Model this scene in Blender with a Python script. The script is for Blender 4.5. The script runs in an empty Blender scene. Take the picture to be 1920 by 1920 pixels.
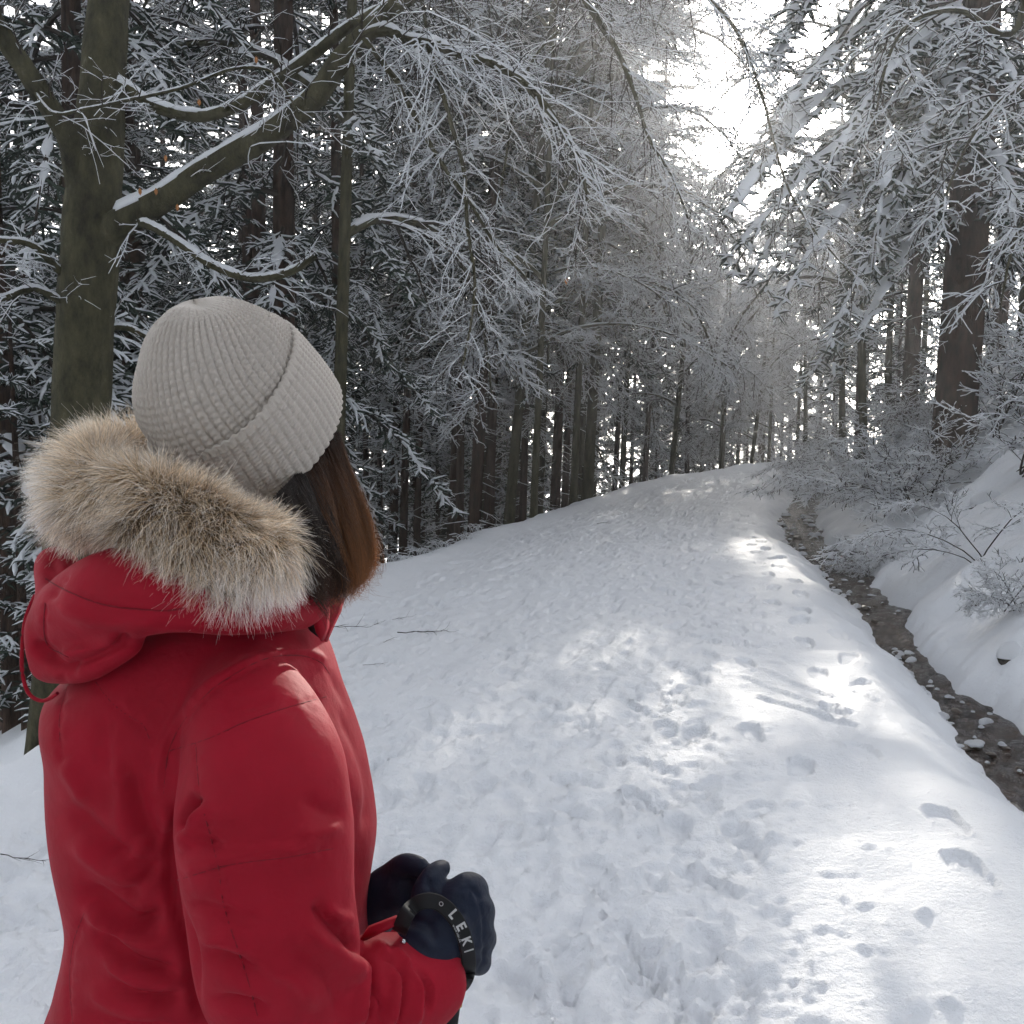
import bpy, math, random
import numpy as np
from mathutils import Vector, Matrix
from mathutils.bvhtree import BVHTree

# ------------------------------------------------------------------ camera, sky, sun, exposure
scene = bpy.context.scene
CAM_Z = 1.52
PITCH = math.atan(180 / 1920)
cam_data = bpy.data.cameras.new('camera')
cam_data.sensor_width = 36
cam_data.lens = 36
cam_data.clip_start = 0.05
cam_data.clip_end = 2000
cam = bpy.data.objects.new('camera', cam_data)
scene.collection.objects.link(cam)
cam.location = (0, 0, CAM_Z)
cam.rotation_euler = (math.pi / 2 - PITCH, 0, 0)
scene.camera = cam

SUN_AZ = math.radians(12.3)      # to the right of straight ahead
SUN_EL = math.radians(15.3)
world = bpy.data.worlds.new('World')
scene.world = world
world.use_nodes = True
wn = world.node_tree
bg = wn.nodes['Background']
sky = wn.nodes.new('ShaderNodeTexSky')
sky.sky_type = 'NISHITA'
sky.sun_disc = False
sky.sun_elevation = SUN_EL
sky.sun_rotation = SUN_AZ
sky.air_density = 1.0
sky.dust_density = 3.0
sky.ozone_density = 1.0
hsv = wn.nodes.new('ShaderNodeHueSaturation')      # thin high haze: a paler, less blue sky
hsv.inputs['Saturation'].default_value = 0.27
wn.links.new(sky.outputs[0], hsv.inputs['Color'])
wn.links.new(hsv.outputs[0], bg.inputs[0])
bg.inputs[1].default_value = 0.15
sun_data = bpy.data.lights.new('sun', 'SUN')
sun_data.energy = 2.4
sun_data.angle = math.radians(0.53)
sun_data.color = (1.0, 0.93, 0.82)
sun = bpy.data.objects.new('sun', sun_data)
scene.collection.objects.link(sun)
sd = Vector((math.sin(SUN_AZ) * math.cos(SUN_EL), math.cos(SUN_AZ) * math.cos(SUN_EL), math.sin(SUN_EL)))
sun.rotation_euler = sd.to_track_quat('Z', 'Y').to_euler()
vs = scene.view_settings
vs.view_transform = 'Standard'
vs.look = 'None'
vs.gamma = 1.0
vs.exposure = 2.12
vs.use_curve_mapping = False
cy = scene.cycles
cy.use_adaptive_sampling = True
cy.adaptive_threshold = 0.03
cy.use_denoising = True
cy.denoiser = 'OPENIMAGEDENOISE'
cy.max_bounces = 12
cy.diffuse_bounces = 9
cy.glossy_bounces = 2
cy.transmission_bounces = 9
cy.volume_bounces = 0
cy.caustics_reflective = False
cy.caustics_refractive = False
cy.sample_clamp_indirect = 8.0

# ------------------------------------------------------------------ helpers
RNG = np.random.default_rng(7)
COL = scene.collection
CP, SP = math.cos(PITCH), math.sin(PITCH)

def PX(px, py, Y):
    """world point on the sight line through (px,py) of the 1920 photograph at ground distance Y"""
    u = (px - 960) / 1920.0
    v = (960 - py) / 1920.0
    d = np.array([u, CP + v * SP, -SP + v * CP])
    return np.array([0, 0, CAM_Z]) + d * (Y / d[1])

def to_px(V):
    V = np.asarray(V, float)
    r = V - np.array([0, 0, CAM_Z])
    f = r[..., 1] * CP - r[..., 2] * SP
    u = r[..., 1] * SP + r[..., 2] * CP
    return 960 + 1920 * r[..., 0] / f, 960 - 1920 * u / f

def S(px, Y):
    return px / 1920.0 * Y

def empty(name, loc=(0, 0, 0), label=None, cat=None, group=None):
    o = bpy.data.objects.new(name, None)
    o.empty_display_size = 0.1
    COL.objects.link(o)
    o.location = loc
    tag(o, label, cat, group)
    return o

def tag(o, label=None, cat=None, group=None, kind=None):
    if label: o['label'] = label
    if cat: o['category'] = cat
    if group: o['group'] = group
    if kind: o['kind'] = kind
    return o

def mesh_data(name, V, F4=None, F3=None, mats=(), M4=None, M3=None, smooth=False):
    V = np.ascontiguousarray(V, dtype=np.float32)
    n4 = 0 if F4 is None else len(F4)
    n3 = 0 if F3 is None else len(F3)
    me = bpy.data.meshes.new(name)
    me.vertices.add(len(V))
    me.vertices.foreach_set('co', V.ravel())
    loops = []
    if n4: loops.append(np.asarray(F4, np.int32).ravel())
    if n3: loops.append(np.asarray(F3, np.int32).ravel())
    loops = np.concatenate(loops) if loops else np.zeros(0, np.int32)
    me.loops.add(len(loops))
    me.loops.foreach_set('vertex_index', loops)
    me.polygons.add(n4 + n3)
    starts = np.concatenate([np.arange(n4) * 4, n4 * 4 + np.arange(n3) * 3]).astype(np.int32)
    me.polygons.foreach_set('loop_start', starts)
    for m in mats: me.materials.append(m)
    if M4 is not None or M3 is not None:
        mi = np.concatenate([np.asarray(M4 if M4 is not None else np.zeros(n4), np.int32),
                             np.asarray(M3 if M3 is not None else np.zeros(n3), np.int32)]).astype(np.int32)
        me.polygons.foreach_set('material_index', mi)
    if smooth:
        me.polygons.foreach_set('use_smooth', np.ones(n4 + n3, bool))
    me.update(calc_edges=True)
    return me

def link(name, me, parent=None, loc=(0, 0, 0), rot=(0, 0, 0), scale=(1, 1, 1)):
    o = bpy.data.objects.new(name, me)
    COL.objects.link(o)
    o.location = loc; o.rotation_euler = rot; o.scale = scale
    if parent is not None: o.parent = parent
    return o

class Geo:
    """collects vertex / quad / material batches into one mesh"""
    def __init__(self): self.V = []; self.F = []; self.M = []; self.n = 0
    def add(self, V, F, M):
        if len(V) == 0: return
        self.V.append(V); self.F.append(F + self.n); self.M.append(M); self.n += len(V)
    def data(self, name, mats, smooth=False):
        if not self.V:
            return mesh_data(name, np.zeros((0, 3)), mats=mats)
        return mesh_data(name, np.concatenate(self.V), np.concatenate(self.F), None, mats, np.concatenate(self.M), smooth=smooth)

def norm(a):
    return a / np.maximum(np.linalg.norm(a, axis=-1, keepdims=True), 1e-9)

def frames(P):
    """tangent, side, up for a batch of polylines (N,K,3); up leans to the zenith"""
    T = np.empty_like(P)
    T[:, 1:-1] = P[:, 2:] - P[:, :-2]
    T[:, 0] = P[:, 1] - P[:, 0]
    T[:, -1] = P[:, -1] - P[:, -2]
    T = norm(T)
    z = np.zeros_like(T); z[..., 2] = 1
    side = np.cross(T, z)
    bad = np.linalg.norm(side, axis=-1) < 0.15
    side[bad] = np.cross(T[bad], np.array([0.3, 1, 0.05]))
    side = norm(side)
    up = np.cross(side, T)
    return T, side, up

def sweep(P, R, sect, mat_sides, closed=True):
    """sweep a cross-section [(side,up),...] scaled by R along a batch of polylines"""
    P = np.asarray(P, float); R = np.asarray(R, float)
    if P.ndim == 2: P = P[None]; R = R[None]
    N, K, _ = P.shape
    T, side, up = frames(P)
    sect = np.asarray(sect, float); n = len(sect)
    V = P[:, :, None, :] + R[:, :, None, None] * (side[:, :, None, :] * sect[None, None, :, 0, None] + up[:, :, None, :] * sect[None, None, :, 1, None])
    idx = np.arange(N * K * n).reshape(N, K, n)
    m = n if closed else n - 1
    j = np.arange(m); j2 = (j + 1) % n
    F = np.stack([idx[:, :-1][:, :, j], idx[:, :-1][:, :, j2], idx[:, 1:][:, :, j2], idx[:, 1:][:, :, j]], -1).reshape(-1, 4)
    ms = np.asarray(mat_sides)
    M = np.broadcast_to(ms[None, None, :], (N, K - 1, m)).reshape(-1)
    return V.reshape(-1, 3), F, M

TWIG = [(-0.8, -0.45), (0.8, -0.45), (0.0, 1.15)]
def ring_sect(n): return [(math.cos(2 * math.pi * k / n), math.sin(2 * math.pi * k / n)) for k in range(n)]

def resample(pts, K):
    pts = np.asarray(pts, float)
    n = len(pts)
    t = np.linspace(0, n - 1, K)
    # catmull-rom
    i = np.clip(np.floor(t).astype(int), 0, n - 2); f = (t - i)[:, None]
    p0 = pts[np.clip(i - 1, 0, n - 1)]; p1 = pts[i]; p2 = pts[i + 1]; p3 = pts[np.clip(i + 2, 0, n - 1)]
    return 0.5 * ((2 * p1) + (-p0 + p2) * f + (2 * p0 - 5 * p1 + 4 * p2 - p3) * f ** 2 + (-p0 + 3 * p1 - 3 * p2 + p3) * f ** 3)

def vnoise(x, y, seed=0):
    """smooth 2-D value noise, -1..1"""
    xi = np.floor(x).astype(np.int64); yi = np.floor(y).astype(np.int64)
    fx = x - xi; fy = y - yi
    fx = fx * fx * (3 - 2 * fx); fy = fy * fy * (3 - 2 * fy)
    def h(a, b):
        n = (a * 374761393 + b * 668265263 + seed * 1442695041) & 0xffffffff
        n = ((n ^ (n >> 13)) * 1274126177) & 0xffffffff
        n = n ^ (n >> 16)
        return (n & 0xffff) / 32767.5 - 1
    return (h(xi, yi) * (1 - fx) + h(xi + 1, yi) * fx) * (1 - fy) + (h(xi, yi + 1) * (1 - fx) + h(xi + 1, yi + 1) * fx) * fy

def sstep(a, b, x):
    t = np.clip((x - a) / (b - a), 0, 1)
    return t * t * (3 - 2 * t)

# ------------------------------------------------------------------ materials
def mat(name, color, rough=0.7, spec=0.3):
    m = bpy.data.materials.new(name)
    m.use_nodes = True
    b = m.node_tree.nodes['Principled BSDF']
    b.inputs['Base Color'].default_value = (*color, 1)
    b.inputs['Roughness'].default_value = rough
    b.inputs['Specular IOR Level'].default_value = spec
    return m, m.node_tree, b

def node(nt, typ, **kw):
    n = nt.nodes.new(typ)
    for k, v in kw.items():
        if k in n.inputs: n.inputs[k].default_value = v
        else: setattr(n, k, v)
    return n

def noise_mix(nt, b, c1, c2, scale, detail=4, lo=0.35, hi=0.65, stretch=None, coord='Object', rough=0.6):
    tc = node(nt, 'ShaderNodeTexCoord')
    src = tc.outputs[coord]
    if stretch:
        mp = node(nt, 'ShaderNodeMapping'); mp.inputs['Scale'].default_value = stretch
        nt.links.new(src, mp.inputs[0]); src = mp.outputs[0]
    n = node(nt, 'ShaderNodeTexNoise', Scale=scale, Detail=detail, Roughness=rough)
    nt.links.new(src, n.inputs['Vector'])
    r = node(nt, 'ShaderNodeValToRGB')
    r.color_ramp.elements[0].position = lo; r.color_ramp.elements[0].color = (*c1, 1)
    r.color_ramp.elements[1].position = hi; r.color_ramp.elements[1].color = (*c2, 1)
    nt.links.new(n.outputs['Fac'], r.inputs[0])
    nt.links.new(r.outputs[0], b.inputs['Base Color'])
    return src, n, r

def bump(nt, b, src, scale, dist, strength=1.0, detail=4, prev=None, rough=0.6):
    n = node(nt, 'ShaderNodeTexNoise', Scale=scale, Detail=detail, Roughness=rough)
    if src is not None: nt.links.new(src, n.inputs['Vector'])
    bp = node(nt, 'ShaderNodeBump', Strength=strength, Distance=dist)
    nt.links.new(n.outputs['Fac'], bp.inputs['Height'])
    if prev is not None: nt.links.new(prev.outputs[0], bp.inputs['Normal'])
    nt.links.new(bp.outputs[0], b.inputs['Normal'])
    return bp

M_SNOW, nt, b = mat('ground_snow', (0.73, 0.745, 0.775), 0.55, 0.25)
tc = node(nt, 'ShaderNodeTexCoord')
b1 = bump(nt, b, tc.outputs['Object'], 18, 0.016, 0.5, 6, rough=0.65)
b2 = bump(nt, b, tc.outputs['Object'], 55, 0.010, 0.75, 5, b1, rough=0.7)
b3 = bump(nt, b, tc.outputs['Object'], 420, 0.0012, 0.5, 2, b2)

M_TSNOW, nt, b = mat('branch_snow', (0.90, 0.915, 0.945), 0.6, 0.2)
tl = node(nt, 'ShaderNodeBsdfTranslucent'); tl.inputs[0].default_value = (0.90, 0.92, 0.95, 1)
mx = node(nt, 'ShaderNodeMixShader'); mx.inputs[0].default_value = 0.45
nt.links.new(b.outputs[0], mx.inputs[1]); nt.links.new(tl.outputs[0], mx.inputs[2]); nt.links.new(mx.outputs[0], nt.nodes['Material Output'].inputs[0])
tc = node(nt, 'ShaderNodeTexCoord')
bump(nt, b, tc.outputs['Object'], 60, 0.01, 0.6, 3)

M_BEECH, nt, b = mat('beech_bark', (0.04, 0.036, 0.022), 0.85, 0.12)
src, n, r = noise_mix(nt, b, (0.010, 0.0098, 0.0055), (0.078, 0.072, 0.040), 10, 12, 0.33, 0.62, (1, 1, 0.5), rough=0.75)
e = r.color_ramp.elements.new(0.74); e.color = (0.16, 0.155, 0.12, 1)
bump(nt, b, src, 38, 0.02, 0.9, 8, rough=0.7)

M_SPRUCE, nt, b = mat('spruce_bark', (0.05, 0.033, 0.024), 0.9, 0.1)
src, n, r = noise_mix(nt, b, (0.014, 0.010, 0.008), (0.085, 0.053, 0.038), 14, 6, 0.32, 0.7, (1, 1, 0.3))
bump(nt, b, src, 40, 0.03, 0.9, 6)

M_TWIG, nt, b = mat('twig_bark', (0.035, 0.028, 0.022), 0.85, 0.15)
M_NEEDLE, nt, b = mat('spruce_needles', (0.022, 0.034, 0.026), 0.7, 0.2)
src, n, r = noise_mix(nt, b, (0.012, 0.02, 0.016), (0.04, 0.055, 0.04), 3, 3)
# ------------------------------------------------------------------ ground: snowy trail, ditch, bank, forest floor
TY = np.array([-30, 0, 2, 4.1, 5, 7.3, 9.1, 10.4, 13.3, 14.6, 17.2, 21.6, 25.8, 30, 40, 60, 120])
TL = np.array([-2.3, -2.05, -2.0, -2.05, -1.95, -1.6, -1.28, -1.0, -.21, .25, 1.25, 3.26, 5.9, 9.0, 17, 35, 90])
TR = np.array([1.2, 1.65, 1.8, 1.98, 2.07, 2.43, 2.75, 2.98, 3.35, 3.55, 4.25, 5.6, 7.5, 10.7, 19, 37, 92])
WATER_Z = -0.26
def edge_l(y): return np.interp(y, TY, TL) + 0.10 * vnoise(np.asarray(y) * 0.9, np.asarray(y) * 0 + 3, 5)
def edge_r(y): return np.interp(y, TY, TR) + 0.07 * vnoise(np.asarray(y) * 1.1, np.asarray(y) * 0 + 8, 6)
def water_w(y): return np.interp(y, [0, 4, 5.5, 7, 9, 12, 16, 20, 24, 30], [.36, .36, .27, .16, .30, .46, .5, .45, .3, .2]) + 0.07 * vnoise(np.asarray(y) * 2.1, np.asarray(y) * 0, 9)
def water_l(y): return edge_r(y) + 0.34
def water_r(y): return water_l(y) + water_w(y)
def water_z(y): return WATER_Z + np.interp(y, [4, 8.2, 8.6, 14, 24], [-0.06, -0.05, 0.03, 0.05, 0.12])

def ground_z(x, y, detail=True):
    x = np.asarray(x, float); y = np.asarray(y, float)
    xl = edge_l(y); xr = edge_r(y); wl = water_l(y); wr = water_r(y); wz = water_z(y)
    z = np.zeros(np.broadcast(x, y).shape)
    z = z + 0.03 * vnoise(x * 0.8, y * 0.6, 11) + 0.012 * vnoise(x * 2.3, y * 1.9, 12)
    # far trail climbs a little, then drops behind the bend
    z = z + 0.25 * sstep(14, 26, y)
    # left: low berm, then the wooded slope going down
    d = np.maximum(xl - x, 0)
    z = z + 0.06 * np.exp(-((x - xl) / 0.25) ** 2)
    fall = -0.42 * np.maximum(d - 0.15, 0) - 0.10 * np.maximum(np.minimum(d, 1.2) - 0.15, 0)
    fall = np.where(d > 8, -0.42 * 7.85 - 0.105 - 0.2 * (d - 8), fall)
    fall = np.maximum(fall, -9)
    z = z + fall + sstep(0.2, 1.5, d) * (0.16 * vnoise(x * 0.7, y * 0.7, 13) + 0.07 * vnoise(x * 2, y * 2, 14))
    # right: soft shoulder into the ditch
    t = sstep(-0.16, 0.62, x - xr)
    z = z * (1 - t) + t * (wz - 0.10) + 4 * t * (1 - t) * (0.030 * vnoise(x * 5.5, y * 5.5, 7) + 0.014 * vnoise(x * 14, y * 14, 27))
    # bank on the far side of the water
    db = np.maximum(x - wr, 0)
    rise = 0.24 * sstep(0, 0.22, db) + 0.78 * np.maximum(db - 0.2, 0)
    rise = np.where(db > 5, 0.24 + 0.78 * 4.8 + 0.34 * (db - 5), rise)
    rise = np.minimum(rise, 16)
    ribs = sstep(0.05, 0.7, db) * (0.10 * vnoise(x * 0.55 + y * 0.25, y * 1.0 - x * .2, 15) + 0.07 * vnoise(x * 1.2, y * 2.6, 16) + 0.05 * vnoise(x * 3, y * 5, 17) - 0.07 * np.abs(vnoise(x * 2.2 + y, y * 2.6, 19)) + 0.028 * vnoise(x * 8, y * 9, 18) + 0.012 * vnoise(x * 19, y * 21, 20))
    z = z + np.where(db > 0, rise + ribs + sstep(0, .08, db) * (0.10 * vnoise(x * 4.5, y * 5.5, 28) + 0.04 * vnoise(x * 11, y * 13, 29)) * np.exp(-db / 0.25), 0)
    return z

ys = [1.9]
while ys[-1] < 30: ys.append(ys[-1] + max(0.0125, 0.0050 * ys[-1]))
ys = np.concatenate([-np.geomspace(1.0, 60, 20)[::-1], np.linspace(-0.9, 1.85, 14), ys, np.geomspace(30.3, 200, 60)])
# columns follow the trail: left slope | trail | ditch and bank
offl = -np.concatenate([[0.03, 0.07], np.geomspace(0.12, 200, 46)])[::-1]
tcol = np.linspace(0, 1, 280)
offr = np.concatenate([np.linspace(0.02, 0.5, 22), np.linspace(0.53, 3.2, 70), np.geomspace(3.3, 200, 44)])
el_, er_ = edge_l(ys)[:, None], edge_r(ys)[:, None]
GX = np.concatenate([el_ + offl[None], el_ + (er_ - el_) * tcol[None], er_ + offr[None]], 1)
GY = np.repeat(ys[:, None], GX.shape[1], 1)
GZ = ground_z(GX, GY)
def window(cx, cy, r):
    j0, j1 = np.searchsorted(ys, [cy - r, cy + r])
    jm = min(max(np.searchsorted(ys, cy), 0), len(ys) - 1)
    i0, i1 = np.searchsorted(GX[jm], [cx - r * 1.3, cx + r * 1.3])
    return i0, i1, j0, j1

def stamp(cx, cy, L, W, ang, depth, tread=0.0, rim=0.35):
    r = L * 1.15
    i0, i1, j0, j1 = window(cx, cy, r)
    if i1 - i0 < 2 or j1 - j0 < 2: return
    X = GX[j0:j1, i0:i1] - cx; Y = GY[j0:j1, i0:i1] - cy
    c, s = math.cos(ang), math.sin(ang)
    u = (X * s + Y * c) / (L / 2); v = (X * c - Y * s) / (W / 2)
    v = v / (0.86 + 0.16 * np.cos(2.4 * (u - 0.45)))         # narrow waist, wide ball
    d = (np.abs(u) ** 3 + np.abs(v) ** 3) ** (1 / 3)
    h = -depth * (1 - sstep(0.86, 1.03, d)) + 0.0022 * vnoise(X * 45, Y * 45, 77) * (d < 1)
    h += rim * depth * np.exp(-((d - 1.10) / 0.07) ** 2) * (0.55 + 0.45 * np.sin(5 * np.arctan2(v, u) + cx * 40))
    if tread: h += tread * np.sin(u * L / 2 / 0.0175 * math.pi) * (1 - sstep(0.6, 0.9, d))
    GZ[j0:j1, i0:i1] += h

def lump(cx, cy, r, hgt, el=1.0, ang=0.0):
    R = r * 2.2 * max(el, 1)
    i0, i1, j0, j1 = window(cx, cy, R)
    if i1 - i0 < 1 or j1 - j0 < 1: return
    X = GX[j0:j1, i0:i1] - cx; Y = GY[j0:j1, i0:i1] - cy
    c, s = math.cos(ang), math.sin(ang)
    u = (X * s + Y * c) / el; v = X * c - Y * s
    q = np.sqrt(u * u + v * v) / r
    GZ[j0:j1, i0:i1] += hgt * 1.15 * np.clip(1.15 - q, 0, 1) ** 0.8

prng = random.Random(3)
def trail_dir(y):
    e = 0.4
    return math.atan2(float(np.interp(y + e, TY, (TL + TR) / 2) - np.interp(y - e, TY, (TL + TR) / 2)), 2 * e)
# trampled tread of the trail
for k in range(2700):
    y = 2.0 + (prng.random() ** 1.5) * 22
    l, r = float(edge_l(y)), float(edge_r(y))
    w = r - l
    smooth_band = 1.05 if y < 6.5 else 0.65
    x = l + 0.35 + prng.random() * max(w - 0.35 - smooth_band, 0.3)
    a = trail_dir(y) + prng.gauss(0, 0.35)
    dp = 0.005 + 0.011 * prng.random() ** 1.8
    stamp(x, y, (0.14 if prng.random() < 0.45 else 0.25) + 0.06 * prng.random(), 0.085 + 0.03 * prng.random(), a, dp, 0.0016 if (prng.random() < 0.5 and y < 6) else 0, 0.3 + 0.5 * prng.random())
# walkers' lines along the right shoulder, and the odd deep print
for k in range(34):
    y = 3.0 + k * 0.37 + prng.gauss(0, 0.05)
    x = float(edge_r(y)) - (0.32 if y > 4.2 else 0.28) + (0.09 if k % 2 else -0.09) + prng.gauss(0, 0.03)
    if y < 5.3 and prng.random() < 0.6: continue
    stamp(x, y, 0.29, 0.12, trail_dir(y) + prng.gauss(0, 0.25), 0.012 + 0.016 * prng.random(), 0, 0.6)
for px, py in [(1265, 1560), (1300, 1900), (1250, 1360), (1300, 1370), (1200, 1505), (1390, 1580), (1410, 1370), (1330, 1660), (1240, 1810), (1070, 1810), (1160, 1780), (1050, 1880), (1820, 1640), (1400, 1245), (1200, 1850), (980, 1850), (1120, 1650), (1010, 1560), (900, 1480), (1500, 1440)]:
    q = PX(px, py, 1.0) - np.array([0, 0, CAM_Z]); q = q * (-CAM_Z / q[2])
    stamp(q[0], q[1], 0.28, 0.115, trail_dir(q[1]) + prng.gauss(0, 0.3), 0.018 + 0.014 * prng.random(), 0.0025, 0.4)
# crossing drag ridges on the right half
for k, (a, bq) in enumerate([((1380, 1240), (1560, 1300)), ((1390, 1268), (1590, 1330)), ((1420, 1300), (1600, 1352)), ((1470, 1232), (1640, 1310))]):
    for t in np.linspace(0, 1, 26):
        px = a[0] + (bq[0] - a[0]) * t; py = a[1] + (bq[1] - a[1]) * t
        q = PX(px, py, 1.0) - np.array([0, 0, CAM_Z]); q = q * (-CAM_Z / q[2])
        lump(q[0], q[1], 0.026 + 0.008 * prng.random(), 0.007 + 0.005 * prng.random())
        lump(q[0], q[1] - 0.05, 0.022, -0.005)
# kicked crumbs and clods
for k in range(11000):
    y = 2.0 + (prng.random() ** 1.7) * 18
    l, r = float(edge_l(y)), float(edge_r(y))
    smooth_band = 1.05 if y < 6.5 else 0.6
    x = l + 0.2 + prng.random() * max(r - l - 0.2 - smooth_band * (0.5 + 0.5 * prng.random()), 0.3)
    rr = 0.008 + 0.020 * prng.random() ** 2.6
    lump(x, y, rr, rr * (0.18 + 0.42 * prng.random()) * (1 if prng.random() < 0.62 else -0.8), 1 + prng.random(), prng.random() * 3)
# a tyre-like churned strip (fine cross ridges) right of the middle
for k in range(520):
    y = 2.2 + k * 0.012 * (1 + k * 0.0015)
    x = float(edge_r(y)) - 1.32 + 0.10 * math.sin(y * 1.3)
    lump(x + prng.uniform(-0.10, 0.10), y, 0.022, 0.009 * prng.uniform(-1, 1), 1, 0)
for dxr, wr_, dpt in [(1.30, .15, .016), (2.75, .17, .014), (2.05, .30, .008)]:
    GZ -= dpt * np.exp(-((edge_r(GY) - dxr + 0.06 * np.sin(GY * 0.9) - GX) / wr_) ** 2) * (GY > 1) * sstep(0.4, 0.8, GX - edge_l(GY))
rough = (0.005 * vnoise(GX * 9, GY * 7, 21) - 0.006 * np.abs(vnoise(GX * 17, GY * 13, 22)) - 0.007 * np.abs(vnoise(GX * 34, GY * 27, 24)) + 0.007)
inside = sstep(0.1, 0.5, GX - edge_l(GY)) * sstep(0.7, 1.1, edge_r(GY) - GX)
GZ += rough * (0.25 + 0.75 * inside) * (GY > 1)
# fluffy lumps outside the trodden part
GZ += (1 - inside) * 0.012 * vnoise(GX * 5, GY * 5, 23)

def gz_at(x, y): return float(ground_z(np.array([x]), np.array([y]))[0])

ny, nx = GX.shape
V = np.stack([GX, GY, GZ], -1).reshape(-1, 3)
idx = np.arange(ny * nx).reshape(ny, nx)
F = np.stack([idx[:-1, :-1], idx[:-1, 1:], idx[1:, 1:], idx[1:, :-1]], -1).reshape(-1, 4)
cxm = (GX[:-1, :-1] + GX[1:, 1:]).ravel() / 2; cym = (GY[:-1, :-1] + GY[1:, 1:]).ravel() / 2
on_trail = (cxm > edge_l(cym)) & (cxm < edge_r(cym))
on_bank = (cxm >= edge_r(cym))
def sub_sheet(name, mask, label=None):
    f = F[mask]; used = np.unique(f); remap = np.zeros(len(V), np.int64); remap[used] = np.arange(len(used))
    o = link(name, mesh_data(name, V[used], remap[f], None, [M_SNOW], smooth=True))
    tag(o, label, None, None, 'structure')
    return o
sub_sheet('snowy_trail', on_trail, 'trampled snowy trail full of boot prints')
sub_sheet('snow_bank', on_bank, 'snow covered bank rising beyond the stream')
sub_sheet('forest_floor', ~on_trail & ~on_bank, 'snowy forest floor falling away beside the trail')

# ------------------------------------------------------------------ stream
M_WATER, nt, b = mat('stream_water', (0.03, 0.022, 0.016), 0.07, 0.9)
src, n, r = noise_mix(nt, b, (0.010, 0.006, 0.004), (0.085, 0.042, 0.024), 9, 6, 0.35, 0.72, (1.4, .7, 1))
b1 = bump(nt, b, src, 20, 0.11, 1.0, 4)
bump(nt, b, src, 48, 0.03, 1.0, 3, b1)
wy = np.concatenate([np.arange(2.0, 12, 0.05), np.arange(12, 30, 0.15)])
wt = np.linspace(0, 1, 40)
WX = (water_l(wy) - 0.30)[:, None] + wt[None] * (water_w(wy) + 0.60)[:, None]
WY = np.repeat(wy[:, None], len(wt), 1)
WZ = water_z(WY) + 0.014 * vnoise(WX * 7, WY * 5, 31) + 0.010 * vnoise(WX * 19, WY * 14, 32)
n0, n1 = WX.shape
idx = np.arange(n0 * n1).reshape(n0, n1)
stream = link('stream', mesh_data('stream', np.stack([WX, WY, WZ], -1).reshape(-1, 3), np.stack([idx[:-1, :-1], idx[:-1, 1:], idx[1:, 1:], idx[1:, :-1]], -1).reshape(-1, 4), None, [M_WATER], smooth=True))
tag(stream, 'narrow dark brown stream beside the trail', None, None, 'structure')

def rock_data(name, seed, snow=0.0, mats=None, sub=3, squash=0.6, cap_lo=0.15):
    import bmesh
    rg = np.random.default_rng(seed)
    bm = bmesh.new(); bmesh.ops.create_icosphere(bm, subdivisions=sub, radius=1)
    A = np.array([v.co[:] for v in bm.verts]); Fs = np.array([[v.index for v in f.verts] for f in bm.faces]); bm.free()
    d = np.ones(len(A))
    for k in range(7):
        w = norm(rg.normal(size=3)); d -= 0.22 * np.maximum(A @ w - 0.55, 0) * 2
    d += 0.08 * np.sin(A @ rg.normal(size=3) * 3.1 + 1) + 0.05 * np.sin(A @ rg.normal(size=3) * 6)
    B = A * d[:, None]; B[:, 2] *= squash
    return B, Fs, A

M_STONE, nt, b = mat('wet_stone', (0.05, 0.04, 0.033), 0.35, 0.5)
src, n, r = noise_mix(nt, b, (0.02, 0.016, 0.013), (0.10, 0.075, 0.055), 6, 4)
M_ROCK, nt, b = mat('dark_rock', (0.035, 0.03, 0.026), 0.8, 0.3)
src, n, r = noise_mix(nt, b, (0.012, 0.011, 0.009), (0.07, 0.06, 0.05), 5, 6)
bump(nt, b, src, 14, 0.05, 0.8, 5)
stone_meshes = []
for k in range(6):
    B, Fs, A = rock_data('stone', 40 + k, squash=0.62)
    stone_meshes.append((mesh_data('stone', B, None, Fs, [M_STONE], smooth=True)))
    C = B * 1.07; C[:, 2] += 0.30 * np.maximum(A[:, 2], 0)
    lowm = A[:, 2] < 0.12
    C[lowm, 2] = 0.12 * 0.62 + 0.05 * A[lowm, 2]
    fm = np.ones(len(Fs), bool)
    # snow cap closes back onto the stone
    stone_meshes[-1] = (stone_meshes[-1], mesh_data('snow_cap', C, None, Fs[fm], [M_TSNOW], smooth=True))
srg = random.Random(11)
for k in range(290):
    y = 3.6 + (srg.random() ** 1.25) * 14
    if 7.9 < y < 9.0 and srg.random() < 0.85: continue
    t = srg.random()
    w_ = srg.random()
    t = -0.10 + 0.22 * t if w_ < 0.38 else (0.88 + 0.2 * t if w_ < 0.62 else t)
    x = float(water_l(y)) + (0.0 + 1.0 * t) * float(water_w(y))
    r = (0.011 + 0.042 * srg.random() ** 1.6) * (1.0 if y < 12 else 1.4)
    sm, cm = stone_meshes[k % 6]
    st = link('stone', sm, stream, (x, y, float(water_z(y)) + 0.006), (0, 0, srg.random() * 6), (r * srg.uniform(0.9, 1.5), r, r * srg.uniform(0.7, 1)))
    if srg.random() < 0.62:
        link('snow_cap', cm, st, (0, 0, 0.03))
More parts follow.
